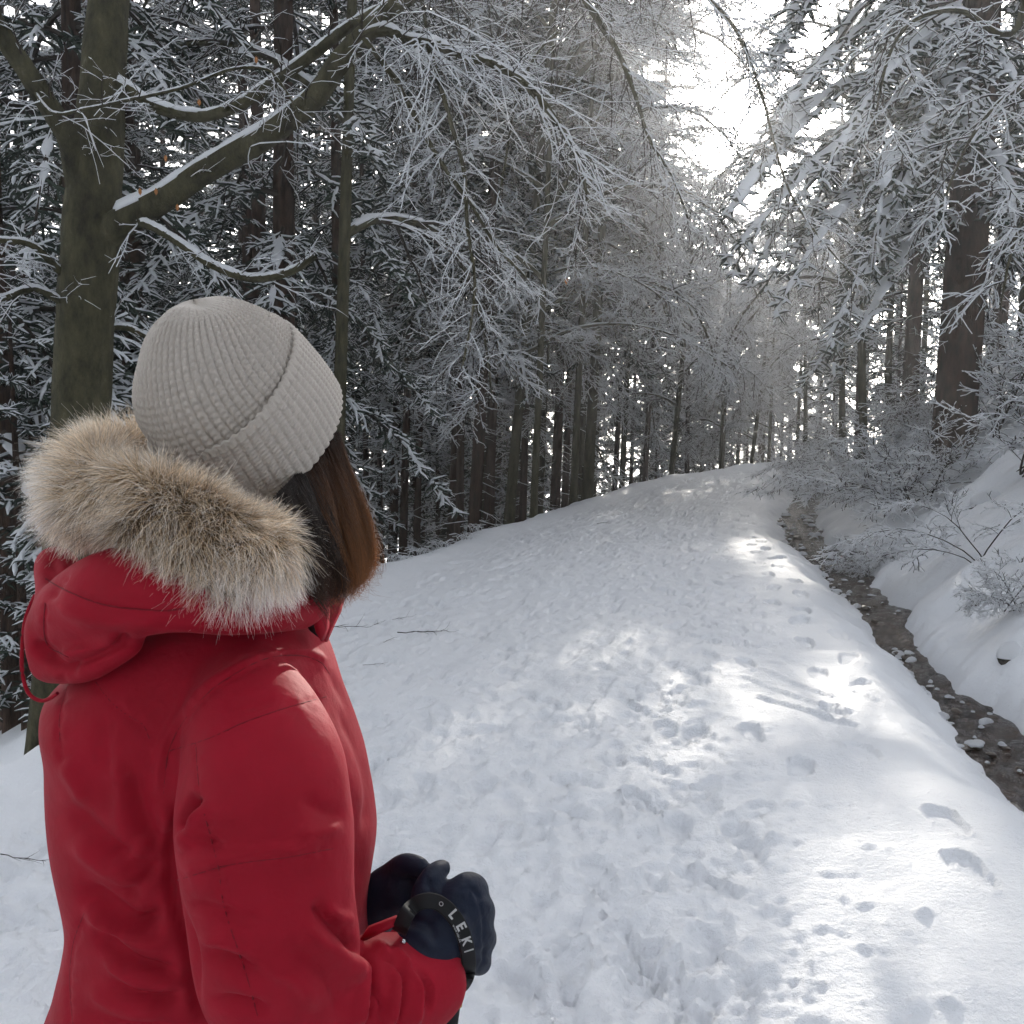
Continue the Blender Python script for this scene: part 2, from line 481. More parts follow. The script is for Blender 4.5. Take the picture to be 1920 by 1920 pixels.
# dark rocks half buried in the bank, with snow on top
def bank_rock(px, py, Y, r, seed, label, sq=0.6):
    p = PX(px, py, Y)
    z = gz_at(p[0], Y) - 0.55 * r
    root = empty('bank_rock', (p[0], Y, z), label, 'rock', 'rocks half buried in the snowy bank')
    B, Fs, A = rock_data('rock', seed, squash=sq)
    link('stone_body', mesh_data('stone_body', B * r, None, Fs, [M_ROCK], smooth=True), root)
    cut = 0.16
    C = B * r * 1.07; C[:, 2] += 0.16 * r * np.maximum(A[:, 2], 0)
    lowm = A[:, 2] < cut
    C[lowm, 2] = cut * sq * r + 0.02 * r * A[lowm, 2]
    fm = np.ones(len(Fs), bool)
    link('snow_cap', mesh_data('snow_cap', C, None, Fs[fm], [M_TSNOW], smooth=True), root)
bank_rock(1852, 945, 10.5, 0.24, 71, 'dark angular rock high on the snowy bank among bare shrubs')
bank_rock(1632, 1095, 9.3, 0.17, 72, 'small dark rock at the foot of the bank beside the little waterfall')
bank_rock(1895, 1275, 6.6, 0.12, 73, 'dark rock poking from the bank right above the brown water')
bank_rock(1628, 910, 12.5, 0.22, 74, 'dark rock under drooping snowy twigs on the bank')
bank_rock(1840, 1135, 8.0, 0.12, 75, 'low rock with a thin dark gap in the smooth bank snow')
# ------------------------------------------------------------------ tree generators (numpy batches of polylines)
def grow(rg, P, R, n, t0, t1, ang, lens, K, droop, wob, rscale, rmin, rnd=0.35, tip=0.3, lprof=None, updir=0.0):
    N, Kp, _ = P.shape
    M = N * n
    par = np.repeat(np.arange(N), n)
    u = (np.tile(np.arange(n), N) + rg.random(M)) / n
    t = t0 + u * (t1 - t0)
    f = t * (Kp - 1); i = np.clip(f.astype(int), 0, Kp - 2); w = (f - i)[:, None]
    pos = P[par, i] * (1 - w) + P[par, i + 1] * w
    T, side, up = frames(P)
    Tt = T[par, i]; Sd = side[par, i]; Up = up[par, i]
    r0 = (R[par, i] * (1 - w[:, 0]) + R[par, i + 1] * w[:, 0]) * rscale
    sgn = np.where(np.tile(np.arange(n), N) % 2 == 0, 1.0, -1.0)
    phi = rg.normal(0, rnd, M)
    perp = norm(Sd * (sgn * np.cos(phi))[:, None] + Up * (np.sin(phi) + updir)[:, None])
    a = ang + rg.normal(0, 0.16, M)
    d = norm(Tt * np.cos(a)[:, None] + perp * np.sin(a)[:, None])
    L = rg.uniform(lens[0], lens[1], M)
    if lprof is not None: L = L * lprof(t)
    out = np.empty((M, K, 3)); out[:, 0] = pos
    st = (L / (K - 1))[:, None]
    for k in range(1, K):
        out[:, k] = out[:, k - 1] + d * st
        d = norm(d + np.array([0, 0, -1.0]) * droop * st + rg.normal(0, wob, (M, 3)))
    Rr = np.maximum(r0, rmin)[:, None] * np.linspace(1, tip, K)[None]
    return out, Rr, par, t

def add_snow(g, P, R, m, rg, wide=0.95, lift=0.55, thick=0.75, minr=0.0):
    """ragged snow ridge lying along the top of branches"""
    P = np.asarray(P, float); R = np.asarray(R, float)
    if P.ndim == 2: P = P[None]; R = R[None]
    T, side, up = frames(P)
    flat = np.clip(1.15 - np.abs(T[..., 2]) ** 2, 0.25, 1)
    rr = np.maximum(R, minr) * (0.8 + 0.4 * rg.random(R.shape)) * flat
    rr[:, 0] *= 0.6; rr[:, -1] *= 0.5
    sect = [(-wide, 0.0), (-0.78 * wide, 0.45 * thick), (-0.3 * wide, 0.92 * thick), (0.3 * wide, 0.95 * thick), (0.8 * wide, 0.42 * thick), (wide, 0.0)]
    V, F, M = sweep(P + up * (R * lift)[..., None], rr, sect, [m] * 6)
    g.add(V, F, M)

def spruce_geo(seed, H=17, zb=3.0, L0=2.5, nb=72, n1=26, n2=5, snowp=0.72, bias=None, tw=(0.09, 0.20), dead=26, heights=None, fr=0.019, sag=0.6, hang=2.2, extra=None, pad=0.04):
    rg = np.random.default_rng(seed)
    g = Geo()
    if heights is None:
        h = zb + (H - zb - 0.4) * (np.arange(nb) + rg.random(nb)) / nb
    else:
        h = np.asarray(heights, float); nb = len(h)
    q = np.clip((h - zb) / (H - zb), 0, 1)
    L = L0 * (1 - q) ** 0.75 * rg.uniform(0.72, 1.15, nb) * (0.8 + 0.2 * sstep(0, 0.1, q)) + 0.25
    az = np.arange(nb) * 2.39996 + rg.normal(0, 0.35, nb)
    if bias is not None:
        L = L * bias(az, h)
    el = np.radians(-8 + 30 * q + rg.normal(0, 8, nb))
    d = np.stack([np.cos(az) * np.cos(el), np.sin(az) * np.cos(el), np.sin(el)], -1)
    K = 8
    P = np.empty((nb, K, 3)); P[:, 0] = np.stack([np.zeros(nb), np.zeros(nb), h], -1)
    st = (L / (K - 1))[:, None]
    for k in range(1, K):
        P[:, k] = P[:, k - 1] + d * st
        d = norm(d + np.array([0, 0, -1.0]) * (sag if k < 5 else -0.1) * st * (1.2 - 0.5 * q)[:, None] + rg.normal(0, 0.05, (nb, 3)))
    if extra is not None:
        E = np.array([resample(e, K) for e in extra])
        P = np.concatenate([P, E]); L = np.concatenate([L, np.full(len(E), 2.6)]); nb = len(P)
    R = (0.008 + 0.009 * L)[:, None] * np.linspace(1, 0.25, K)[None]
    V, F, M = sweep(P, R, ring_sect(4), [0] * 4); g.add(V, F, M)
    prof = lambda t: np.clip(np.minimum(t / 0.18, 1) * (1.12 - t), 0.12, 1)
    A, RA, par, t = grow(rg, P, R, n1, 0.12, 1.0, 0.95, (0.34, 0.56), 4, hang, 0.07, 1, 0, 0.25, 0.4, prof)
    sc = (L / 2.0)[par]
    A = A[:, :1] + (A - A[:, :1]) * np.clip(sc, 0.35, 1.5)[:, None, None]
    RA = np.full(A.shape[:2], fr) * np.array([0.9, 1.0, 0.9, 0.35])
    V, F, M = sweep(A, RA, TWIG, [1, 1, 1]); g.add(V, F, M)
    k2 = np.clip(sc, 0.5, 1.3)
    B, RB, par2, t2 = grow(rg, A, RA, n2, 0.15, 1.0, 0.85, tw, 3, 2.2, 0.12, 1, 0, 0.5, 0.4, lambda t: 1.15 - 0.5 * t)
    RB = np.full(B.shape[:2], fr * 0.9) * np.array([0.9, 1.0, 0.25])
    V, F, M = sweep(B, RB, TWIG, [1, 1, 1]); g.add(V, F, M)
    # snow lies heavier on the outer, upper side of each bough
    bsn = np.clip(rg.normal(snowp, 0.22, nb), 0.1, 1)
    keep = rg.random(len(A)) < bsn[par]
    keepA = keep & (rg.random(len(A)) < 0.6)
    T, sd_, up = frames(A)
    V, F, M = sweep((A + np.array([0, 0, 0.011]))[keep], (RA * rg.uniform(0.9, 1.45, len(A))[:, None])[keep], [(-1.05, -.25), (1.05, -.25), (.45, .75), (-.45, .75)], [2] * 4); g.add(V, F, M)
    keep = rg.random(len(B)) < bsn[par[par2]] * 0.85
    V, F, M = sweep((B + np.array([0, 0, 0.010]))[keep], (RB * rg.uniform(0.8, 1.35, len(B))[:, None])[keep], [(-1.0, -.2), (1.0, -.2), (0, .85)], [2] * 3); g.add(V, F, M)
    # thick tongues of snow along the top of the boughs, broken here and there
    Pf = np.stack([resample(p, 22) for p in P])
    rp = pad * np.clip(rg.normal(0.75, 0.4, Pf.shape[:2]), 0.12, 1.6) * np.clip(np.minimum(np.linspace(0, 5, 22), np.linspace(4.5, .5, 22)), 0, 1)[None]
    rp *= np.clip(L / 2.0, 0.3, 1.3)[:, None] * (rg.random((len(Pf), 1)) < 0.8)
    add_snow(g, Pf, np.maximum(rp, 0.006), 2, rg, 1.25, 0.05, 0.62)
    if pad > 0.05:
        Af = np.stack([resample(p, 6) for p in A[keepA]])
        ra = 0.034 * np.clip(rg.normal(0.8, 0.4, Af.shape[:2]), 0.1, 1.6)
        add_snow(g, Af, ra, 2, rg, 1.2, 0.1, 0.7)
    # dead lower branchlets
    if dead:
        hz = rg.uniform(0.4, zb + 0.8, dead); a = rg.uniform(0, 6.28, dead)
        D0 = np.stack([np.cos(a) * 0.08, np.sin(a) * 0.08, hz], -1)
        dl = rg.uniform(0.25, 0.9, dead)[:, None]
        dd = np.stack([np.cos(a), np.sin(a), rg.normal(-0.15, 0.15, dead)], -1)
        D = np.stack([D0, D0 + dd * dl * .5, D0 + dd * dl + np.array([0, 0, -0.06])], 1)
        RD = np.full((dead, 3), 0.007) * np.array([1.2, 0.9, 0.4])
        V, F, M = sweep(D, RD, TWIG, [0, 2, 2]); g.add(V, F, M)
        E, RE, _, _ = grow(rg, D, RD, 4, 0.3, 1, 0.8, (0.08, 0.25), 3, 0.6, 0.15, 0.7, 0.003)
        V, F, M = sweep(E, RE, TWIG, [0, 2, 2]); g.add(V, F, M)
    return g

def twig_levels(g, rg, P, R, n2, n3, l2, l3, snow_r=0.0065, droop=(0.9, 1.0), n4=0, l4=(0.06, 0.16), barkp=0.12, t0=0.12, ang=0.8):
    """two or three orders of fine snowy twigs on given branches"""
    A, RA, _, _ = grow(rg, P, R, n2, t0, 1.0, ang, l2, 5, droop[0], 0.13, 0.5, snow_r * 1.0, 0.5, 0.5, lambda t: 1.25 - 0.65 * t)
    RA = np.clip(RA, snow_r * 0.8, snow_r * 2.2)
    V, F, M = sweep(A, RA, TWIG, [0, 2, 2]); g.add(V, F, M)
    B, RB, _, _ = grow(rg, A, RA, n3, 0.1, 1.0, 0.75, l3, 4, droop[1], 0.2, 0.8, snow_r * 0.8, 0.6, 0.55, lambda t: 1.2 - 0.6 * t)
    RB = np.clip(RB, snow_r * 0.6, snow_r * 1.1)
    bare = rg.random(len(B)) < barkp
    V, F, M = sweep(B[~bare], RB[~bare], TWIG, [0, 2, 2]); g.add(V, F, M)
    V, F, M = sweep(B[bare], RB[bare] * 0.6, TWIG, [0, 0, 0]); g.add(V, F, M)
    if n4:
        C, RC, _, _ = grow(rg, B, RB, n4, 0.15, 1.0, 0.75, l4, 3, droop[1], 0.2, 0.8, snow_r * 0.7, 0.7, 0.5)
        V, F, M = sweep(C, np.clip(RC, 0, snow_r), TWIG, [0, 2, 2]); g.add(V, F, M)

def beech_geo(seed, H=12, nl=12, zb=3.4, Ll=(2.8, 5.0), n1=10, n2=9, n3=8, bias_az=None, bias=0.0, snow_r=0.0098, elev=40, droop0=0.42):
    rg = np.random.default_rng(seed)
    g = Geo(); gl = Geo()
    h = zb + (H - zb) * (np.arange(nl) + rg.random(nl)) / nl
    az = np.arange(nl) * 2.4 + rg.normal(0, 0.5, nl)
    if bias_az is not None:
        dlt = (az - bias_az + math.pi) % (2 * math.pi) - math.pi
        az = bias_az + dlt * (1 - bias)
    el = np.radians(elev + rg.normal(0, 10, nl))
    d = np.stack([np.cos(az) * np.cos(el), np.sin(az) * np.cos(el), np.sin(el)], -1)
    L = rg.uniform(*Ll, nl) * (1.1 - 0.45 * (h - zb) / (H - zb))
    K = 10
    P = np.empty((nl, K, 3)); P[:, 0] = np.stack([0 * h, 0 * h, h], -1)
    st = (L / (K - 1))[:, None]
    for k in range(1, K):
        P[:, k] = P[:, k - 1] + d * st
        d = norm(d + np.array([0, 0, -1.0]) * droop0 * st * (0.4 + 0.22 * k) + rg.normal(0, 0.07, (nl, 3)))
    R = (0.012 + 0.009 * L)[:, None] * np.linspace(1, 0.22, K)[None]
    V, F, M = sweep(P, R, ring_sect(6), [0] * 6); gl.add(V, F, M)
    add_snow(gl, P, R, 1, rg, 0.9, 0.5, 0.9, 0.012)
    A, RA, par, t = grow(rg, P, R, n1, 0.1, 1.0, 0.75, (0.7, 1.7), 7, 0.75, 0.10, 0.55, 0.006, 0.4, 0.4, lambda t: 1.2 - 0.7 * t)
    V, F, M = sweep(A, RA, ring_sect(4), [0] * 4); g.add(V, F, M)
    add_snow(g, A, RA, 2, rg, 1.0, 0.35, 1.0, snow_r * 1.1)
    twig_levels(g, rg, A, RA, n2, n3, (0.3, 0.75), (0.10, 0.32), snow_r, (1.1, 1.4))
    return g, gl

def trunk_data(name, H, r, seed, m, wob=0.06, K=18, flare=0.5, top=0.25):
    rg = np.random.default_rng(seed)
    z = np.linspace(-0.9, H, K)
    x = np.cumsum(rg.normal(0, wob * H / K * 0.25, K)); y = np.cumsum(rg.normal(0, wob * H / K * 0.25, K))
    x -= np.interp(0, z, x); y -= np.interp(0, z, y)
    x *= 0.25; y *= 0.25
    P = np.stack([x, y, z], -1)
    R = r * (1 - (1 - top) * np.clip(z / H, 0, 1)) * (1 + flare * np.exp(-np.maximum(z + 0.3, 0) / 0.35))
    g = Geo(); n = 14
    V, F, M = sweep(P, R, ring_sect(n), [0] * n)
    V = V.reshape(K, n, 3); c = P[:, None]
    V = c + (V - c) * (1 + 0.05 * rg.normal(size=(K, n)))[..., None]
    g.add(V.reshape(-1, 3), F, M)
    return g.data(name, [m], True)

NEED = [M_TWIG, M_NEEDLE, M_TSNOW]
TW = [M_TWIG, M_TWIG, M_TSNOW]
LIMB = [M_BEECH, M_TSNOW]
print('materials done')
spruce_crowns = [spruce_geo(101, 18, 3.0, 2.6, 52, n1=28, n2=6, fr=0.016).data('crown', NEED),
                 spruce_geo(102, 19, 1.8, 3.0, 56, n1=28, n2=6, fr=0.017, snowp=0.62).data('crown', NEED),
                 spruce_geo(103, 17, 4.2, 2.2, 46, snowp=0.8, n1=20, n2=4, fr=0.022).data('crown', NEED)]
young_crown = spruce_geo(105, 4.6, 0.35, 1.05, 36, n1=16, n2=4, dead=0, fr=0.014).data('crown', NEED)
far_crown = spruce_geo(106, 18, 2.6, 2.8, 66, n1=15, n2=3, fr=0.032, tw=(0.14, 0.30), dead=0).data('crown', NEED)
spruce_trunks = [trunk_data('trunk', 18, 0.15, 201 + k, M_SPRUCE) for k in range(3)]
beech_parts = []
for k, (sd_, kw) in enumerate([(301, dict(bias_az=0.0, bias=0.45)), (302, dict(bias_az=-0.4, bias=0.5, H=11)), (303, dict(H=13, nl=11))]):
    g, gl = beech_geo(sd_, **kw)
    beech_parts.append((g.data('twigs', TW), gl.data('limbs', LIMB)))
beech_trunks = [trunk_data('trunk', 13, 0.15, 221 + k, M_BEECH, 0.10, flare=0.35) for k in range(3)]

def place_tree(kind, x, y, diam, lean=0.0, rot=0.0, hs=1.0, label='', group='', v=0, leany=0.0, cat='tree', z=None):
    z0 = gz_at(x, y) if z is None else z
    name = {'s': 'spruce_tree', 'f': 'spruce_tree', 'y': 'young_spruce', 'b': 'beech_tree'}[kind]
    root = empty(name, (x, y, z0 - 0.05), label, cat, group)
    root.rotation_euler = (-math.atan(leany), math.atan(lean), 0)
    s = diam / 0.30
    if kind == 'b':
        link('trunk', beech_trunks[v % 3], root, rot=(0, 0, rot * 0.2), scale=(s, s, hs))
        tg, lb = beech_parts[v % 3]
        tag(link('limbs', lb, root, rot=(0, 0, rot), scale=(hs, hs, hs)), kind='stuff')
        tag(link('twigs', tg, root, rot=(0, 0, rot), scale=(hs, hs, hs)), kind='stuff')
    elif kind == 'y':
        link('trunk', spruce_trunks[0], root, scale=(0.045 / .15, 0.045 / .15, 0.25 * hs))
        tag(link('crown', young_crown, root, rot=(0, 0, rot), scale=(hs, hs, hs)), kind='stuff')
    else:
        link('trunk', spruce_trunks[v % 3], root, rot=(0, 0, rot), scale=(s, s, hs))
        tag(link('crown', far_crown if kind == 'f' else spruce_crowns[v % 3], root, rot=(0, 0, rot), scale=(hs, hs, hs)), kind='stuff')
    return root

# trunks one can tell apart along the left edge of the trail: kind, px of base, lean, width px, distance, variant, height scale, label
frg = random.Random(5)
G_EDGE = 'bare trunks lining the left edge of the trail'
EDGE = [
 ('s', 8, .0, 42, 9.0, 1, 1.0, 'reddish brown spruce trunk left of the big forked beech'),
 ('s', 128, .03, 46, 9.5, 0, 1.0, 'rough spruce trunk standing close behind the big forked beech'),
 ('s', 525, .02, 46, 11.5, 1, 1.0, 'thick spruce trunk behind the grey knitted hat'),
 ('b', 622, .045, 27, 10.0, 2, 1.0, 'slender olive beech trunk rising behind the hat cuff'),
 ('s', 660, .0, 13, 21, 2, 1.0, None), ('s', 686, .0, 11, 19, 0, .9, None), ('s', 708, .01, 10, 24, 2, 1.0, None),
 ('s', 731, .045, 17, 18.5, 0, 1.0, None), ('s', 751, .04, 15, 17.6, 2, 1.0, None),
 ('s', 778, .03, 13, 18.6, 2, 1.0, None), ('s', 817, .03, 7, 23, 0, .9, None),
 ('s', 842, .045, 15, 18.2, 2, 1.0, None), ('s', 860, .02, 15, 17.4, 0, .95, None),
 ('s', 884, .062, 23, 16.6, 2, 1.05, 'stout reddish brown spruce trunk standing at the trail edge'),
 ('s', 914, .035, 20, 18.4, 0, 1.0, None),
 ('b', 950, .085, 21, 16.8, 0, 1.0, 'leaning olive beech trunk with snowy limbs arching over the trail'),
 ('s', 979, .03, 14, 20, 2, 1.0, None), ('s', 1002, .03, 8, 24, 2, .9, None),
 ('s', 1040, .035, 18, 20.5, 2, 1.0, None), ('s', 1058, .03, 13, 22, 0, 1.0, None),
 ('b', 1100, .05, 21, 19.0, 1, 1.0, 'straight beech trunk rising right out of the snowy trail shoulder'),
 ('s', 1150, .04, 9, 26, 2, .9, None), ('s', 1180, .03, 8, 29, 0, .8, None), ('s', 1207, .04, 11, 26, 2, .8, None),
 ('b', 1256, .075, 12, 24.5, 2, .62, 'thin leaning beech on the brow where the trail bends'),
 ('s', 1288, .0, 11, 31, 2, .52, None),
 ('b', 1352, .03, 8, 30, 1, .58, None), ('b', 1378, .05, 9, 33, 0, .55, None), ('b', 1402, .10, 9, 31, 2, .52, None),
 ('f', 1424, .0, 10, 46, 2, .62, None), ('f', 1446, .0, 13, 44, 0, .62, None),
]
EDGE_ROOT = {}
for kind, px, lean, w, Y, v, hs, lab in EDGE:
    x = (px - 960) / 1920 * Y
    EDGE_ROOT[px] = place_tree(kind, x, Y, S(w, Y), lean, (frg.uniform(2.0, 3.4) if px > 1000 else .7) if kind == 'b' else frg.random() * 6.28, hs * (1.12 if kind == 's' and 640 < px < 1215 else 1.0),
               lab or {'s': 'slim dark spruce trunk in the row along the left trail edge', 'b': 'small snow laden beech at the far bend of the trail', 'f': 'dark far trunk seen where the trail disappears'}[kind],
               G_EDGE, v)
# two long snowy limbs of the leaning beech, reaching out over the trail
er = EDGE_ROOT[950]
inv = np.array((Matrix.Translation(er.location) @ er.rotation_euler.to_matrix().to_4x4()).inverted())
lrg = np.random.default_rng(88)
gl_, gt_ = Geo(), Geo()
for pts in [[(962, 668, 16.8), (1000, 655, 16.4), (1060, 622, 16.0), (1130, 608, 15.7), (1210, 613, 15.5), (1290, 640, 15.3), (1370, 690, 15.2)],
            [(968, 640, 16.8), (930, 655, 16.2), (880, 660, 15.8), (840, 690, 15.5), (800, 740, 15.3)],
            [(978, 560, 16.8), (1020, 520, 16.2), (1090, 500, 15.8), (1180, 520, 15.5), (1260, 570, 15.3)]]:
    Pq = resample([PX(*p) for p in pts], 24)
    Pq = Pq @ inv[:3, :3].T + inv[:3, 3]
    Rq = np.linspace(0.035, 0.008, 24)
    V, F, M = sweep(Pq[None], Rq[None], ring_sect(7), [0] * 7); gl_.add(V, F, M)
    add_snow(gl_, Pq[None], Rq[None], 1, lrg, 0.95, 0.45, 1.1, 0.014)
    A, RA, _, _ = grow(lrg, Pq[None], Rq[None], 14, 0.1, 1.0, 0.8, (0.5, 1.2), 6, 0.9, 0.1, 0.5, 0.007, 0.5, 0.4)
    V, F, M = sweep(A, RA, ring_sect(4), [0] * 4); gt_.add(V, F, M)
    add_snow(gt_, A, RA, 2, lrg, 1.0, 0.35, 1.0, 0.01)
    twig_levels(gt_, lrg, A, RA, 7, 5, (0.2, 0.55), (0.08, 0.25), 0.009, (1.1, 1.4))
tag(link('low_limbs', gl_.data('low_limbs', LIMB), er), kind='stuff')
tag(link('low_twigs', gt_.data('low_twigs', TW), er), kind='stuff')
WEEP = [(905, 21, .16, 0, .1, 1.05), (1010, 23, .16, 1, 1.3, 1.1), (1075, 17.5, .13, 0, 2.3, .9), (1085, 22, .15, 2, 2.3, .85), (1150, 27, .16, 1, 2.6, .9), (1200, 30, .16, 0, 2.8, .85), (830, 24, .16, 1, .3, 1.1), (1310, 34, .15, 2, 1.0, .50), (1110, 28, .15, 2, 2.0, 1.1), (1000, 15.6, .12, 2, 1.0, .8), (1165, 24, .14, 0, 2.9, .8), (1215, 36, .15, 2, .4, .95), (1235, 42, .15, 1, .6, .9), (1262, 33, .14, 2, .2, .85)]
for px, Y, dm, v, rot, hs in WEEP:
    x = (px - 960) / 1920 * Y
    EDGE.append(('b', px, 0, 0, Y, v, hs, None))
    place_tree('b', x, Y, dm, .04, rot, hs, 'beech with a veil of drooping frosted twigs left of the trail', 'frosted beeches left of the trail', v)
BEND = [(1230, 44, 0), (1275, 52, 0), (1315, 47, 0), (1352, 50, 0), (1392, 54, 0), (1425, 50, 0), (1478, 48, 0), (1525, 56, 0), (1285, 66, 0), (1560, 70, 0), (1600, 60, 0)]
for k, (px, Y, hs) in enumerate(BEND):
    x = (px - 960) / 1920 * Y
    top = np.interp(px, [1230, 1275, 1315, 1345, 1400, 1425, 1450, 1478, 1500, 1525, 1560, 1600], [330, 335, 335, 335, 345, 345, 340, 330, 310, 270, 150, 60])
    ht = float(PX(px, top, Y)[2]) - gz_at(x, Y)
    hs = max(ht / (14.2 if k % 3 == 1 else 18.0), 0.45)
    EDGE.append(('f', px, 0, 0, Y, 0, hs, None))
    if k % 3 == 1: place_tree('b', x, Y, .18, .02, k * 1.1, hs, 'frosted beech far behind the bend of the trail', 'trees far behind the bend of the trail', k)
    else: place_tree('f', x, Y, .26, .01, k * 1.7, hs, 'far snowy spruce behind the bend of the trail', 'trees far behind the bend of the trail', k)
for k, (px, Y, top) in enumerate([(1335, 38, 300), (1368, 41, 370), (1398, 36, 400), (1428, 40, 390), (1462, 37, 370), (1492, 33, 360), (1350, 29, 470), (1440, 31, 480)]):
    x = (px - 960) / 1920 * Y
    EDGE.append(('b', px, 0, 0, Y, 0, .5, None))
    hs = max((float(PX(px, top, Y)[2]) - gz_at(x, Y)) / 14.2, 0.4)
    place_tree('b', x, Y, .12, .02, k * 1.4, hs, 'low frosted beech closing the view at the far end of the trail', 'frosted beeches at the far end of the trail', k)
# the wood behind, down the slope on the left
taken = [((px - 960) / 1920 * Y, Y) for _, px, _, _, Y, _, _, _ in EDGE]
def free(x, y, dmin):
    return all((x - a) ** 2 + (y - b) ** 2 > dmin * dmin for a, b in taken)
cnt = 0; tries = 0
while cnt < 78 and tries < 5000:
    tries += 1
    Y = 9.5 + 42 * frg.random() ** 1.2
    px = frg.uniform(-260, 1270)
    x = (px - 960) / 1920 * Y
    if x > float(edge_l(Y)) - 1.2: continue
    if not free(x, Y, 1.3 + 0.03 * Y): continue
    if px > 640 and Y < 21: continue
    taken.append((x, Y)); cnt += 1
    far = Y > 24
    hs = min(max((0.42 * Y + 4.5 - gz_at(x, Y)) / 18.0, 0.55), 1.15) * frg.uniform(.92, 1.1)
    if px > 850: hs = min(hs, max((float(PX(px, np.interp(px, [850, 1270], [120, 330]), Y)[2]) - gz_at(x, Y)) / 18.0, 0.5))
    place_tree('f' if far else 's', x, Y, frg.uniform(0.2, 0.36), frg.gauss(0.02, 0.02), frg.random() * 6.28, hs,
               'dark far spruce deep in the wood left of the trail' if far else 'snow dusted spruce in the dense wood behind the beech', 'spruces of the wood left of the trail', frg.randrange(3))
# young spruces between the trunks
for k, (px, Y, hs) in enumerate([(715, 17.5, 0.5), (820, 21, 1.0), (30, 8.2, .8), (60, 11, 1.1), (760, 24, 1.3), (560, 14, 1.2), (1230, 30, 1.2), (1330, 36, 1.2), (1170, 33, 1.3), (1300, 40, 1.5), (250, 12, 1.2)]):
    x = (px - 960) / 1920 * Y
    place_tree('y', x, Y, 0.09, 0, k * 1.3, hs, 'young snow covered spruce growing low between the trunks', 'young spruces under the tall trees', 0)

# ------------------------------------------------------------------ big forked beech on the left and its snowy limbs
hrg = np.random.default_rng(77)
HB = PX(112, 1440, 6.0)
hbz = gz_at(HB[0], 6.0)
root = empty('beech_tree', (HB[0], 6.0, hbz), 'big olive barked beech with a low forked limb reaching over the trail', 'tree')
base = np.array([HB[0], 6.0, hbz])
tp = [PX(60, 1700, 6.0), PX(100, 1500, 6.0), PX(128, 1150, 6.0), PX(150, 820, 6.0), PX(160, 600, 6.0), PX(172, 430, 6.0), PX(182, 300, 6.02), PX(192, 160, 6.05), PX(204, 0, 6.1), PX(225, -250, 6.2), PX(240, -700, 6.3), PX(260, -1300, 6.5)]
tr = [70, 62, 55, 52, 51, 52, 46, 40, 36, 32, 26, 14]
def tube_obj(name, pts, rpx, Y, m, parent, K=40, n=16, jit=0.03, origin=base):
    P = resample(pts, K)
    R = np.interp(np.linspace(0, 1, K), np.linspace(0, 1, len(rpx)), [S(r, Y) for r in rpx])
    V, F, M = sweep(P[None], R[None], ring_sect(n), [0] * n)
    V = V.reshape(K, n, 3); c = P[:, None]
    V = c + (V - c) * (1 + jit * hrg.normal(size=(K, n)))[..., None]
    return link(name, mesh_data(name, V.reshape(-1, 3) - origin, F, None, [m], smooth=True), parent), P, R
tube_obj('trunk', tp, tr, 6.0, M_BEECH, root, 50, 20, 0.02)
def snow_on(P, R, parent, seed, wide=0.9, lift=0.5, thick=0.95, K=90, name='snow', origin=base, minr=0.006):
    rg = np.random.default_rng(seed)
    P = resample(P, K); R = np.interp(np.linspace(0, 1, K), np.linspace(0, 1, len(R)), R)
    T, side, up = frames(P[None])
    flat = np.clip(1.25 - np.abs(T[..., 2]) ** 1.5 * 1.1, 0.12, 1)[0]
    s = np.arange(K) * 0.21
    rr = np.maximum(R, minr) * flat * (1 + 0.16 * vnoise(s * 1.7, s * 0, seed) + 0.10 * vnoise(s * 5, s * 0 + 3, seed)) 
    rr[0] *= .1; rr[-1] *= .1; rr[1] *= .6; rr[-2] *= .6
    sect = [(-wide, -0.05), (-0.86 * wide, 0.40 * thick), (-0.5 * wide, 0.80 * thick), (0, thick), (0.5 * wide, 0.80 * thick), (0.86 * wide, 0.40 * thick), (wide, -0.05)]
    V, F, M = sweep((P + up[0] * (R * lift)[:, None])[None], rr[None], sect, [0] * 7)
    V += hrg.normal(0, 0.0012, V.shape)
    return link(name, mesh_data(name, V - origin, F, None, [M_TSNOW], smooth=True), parent)
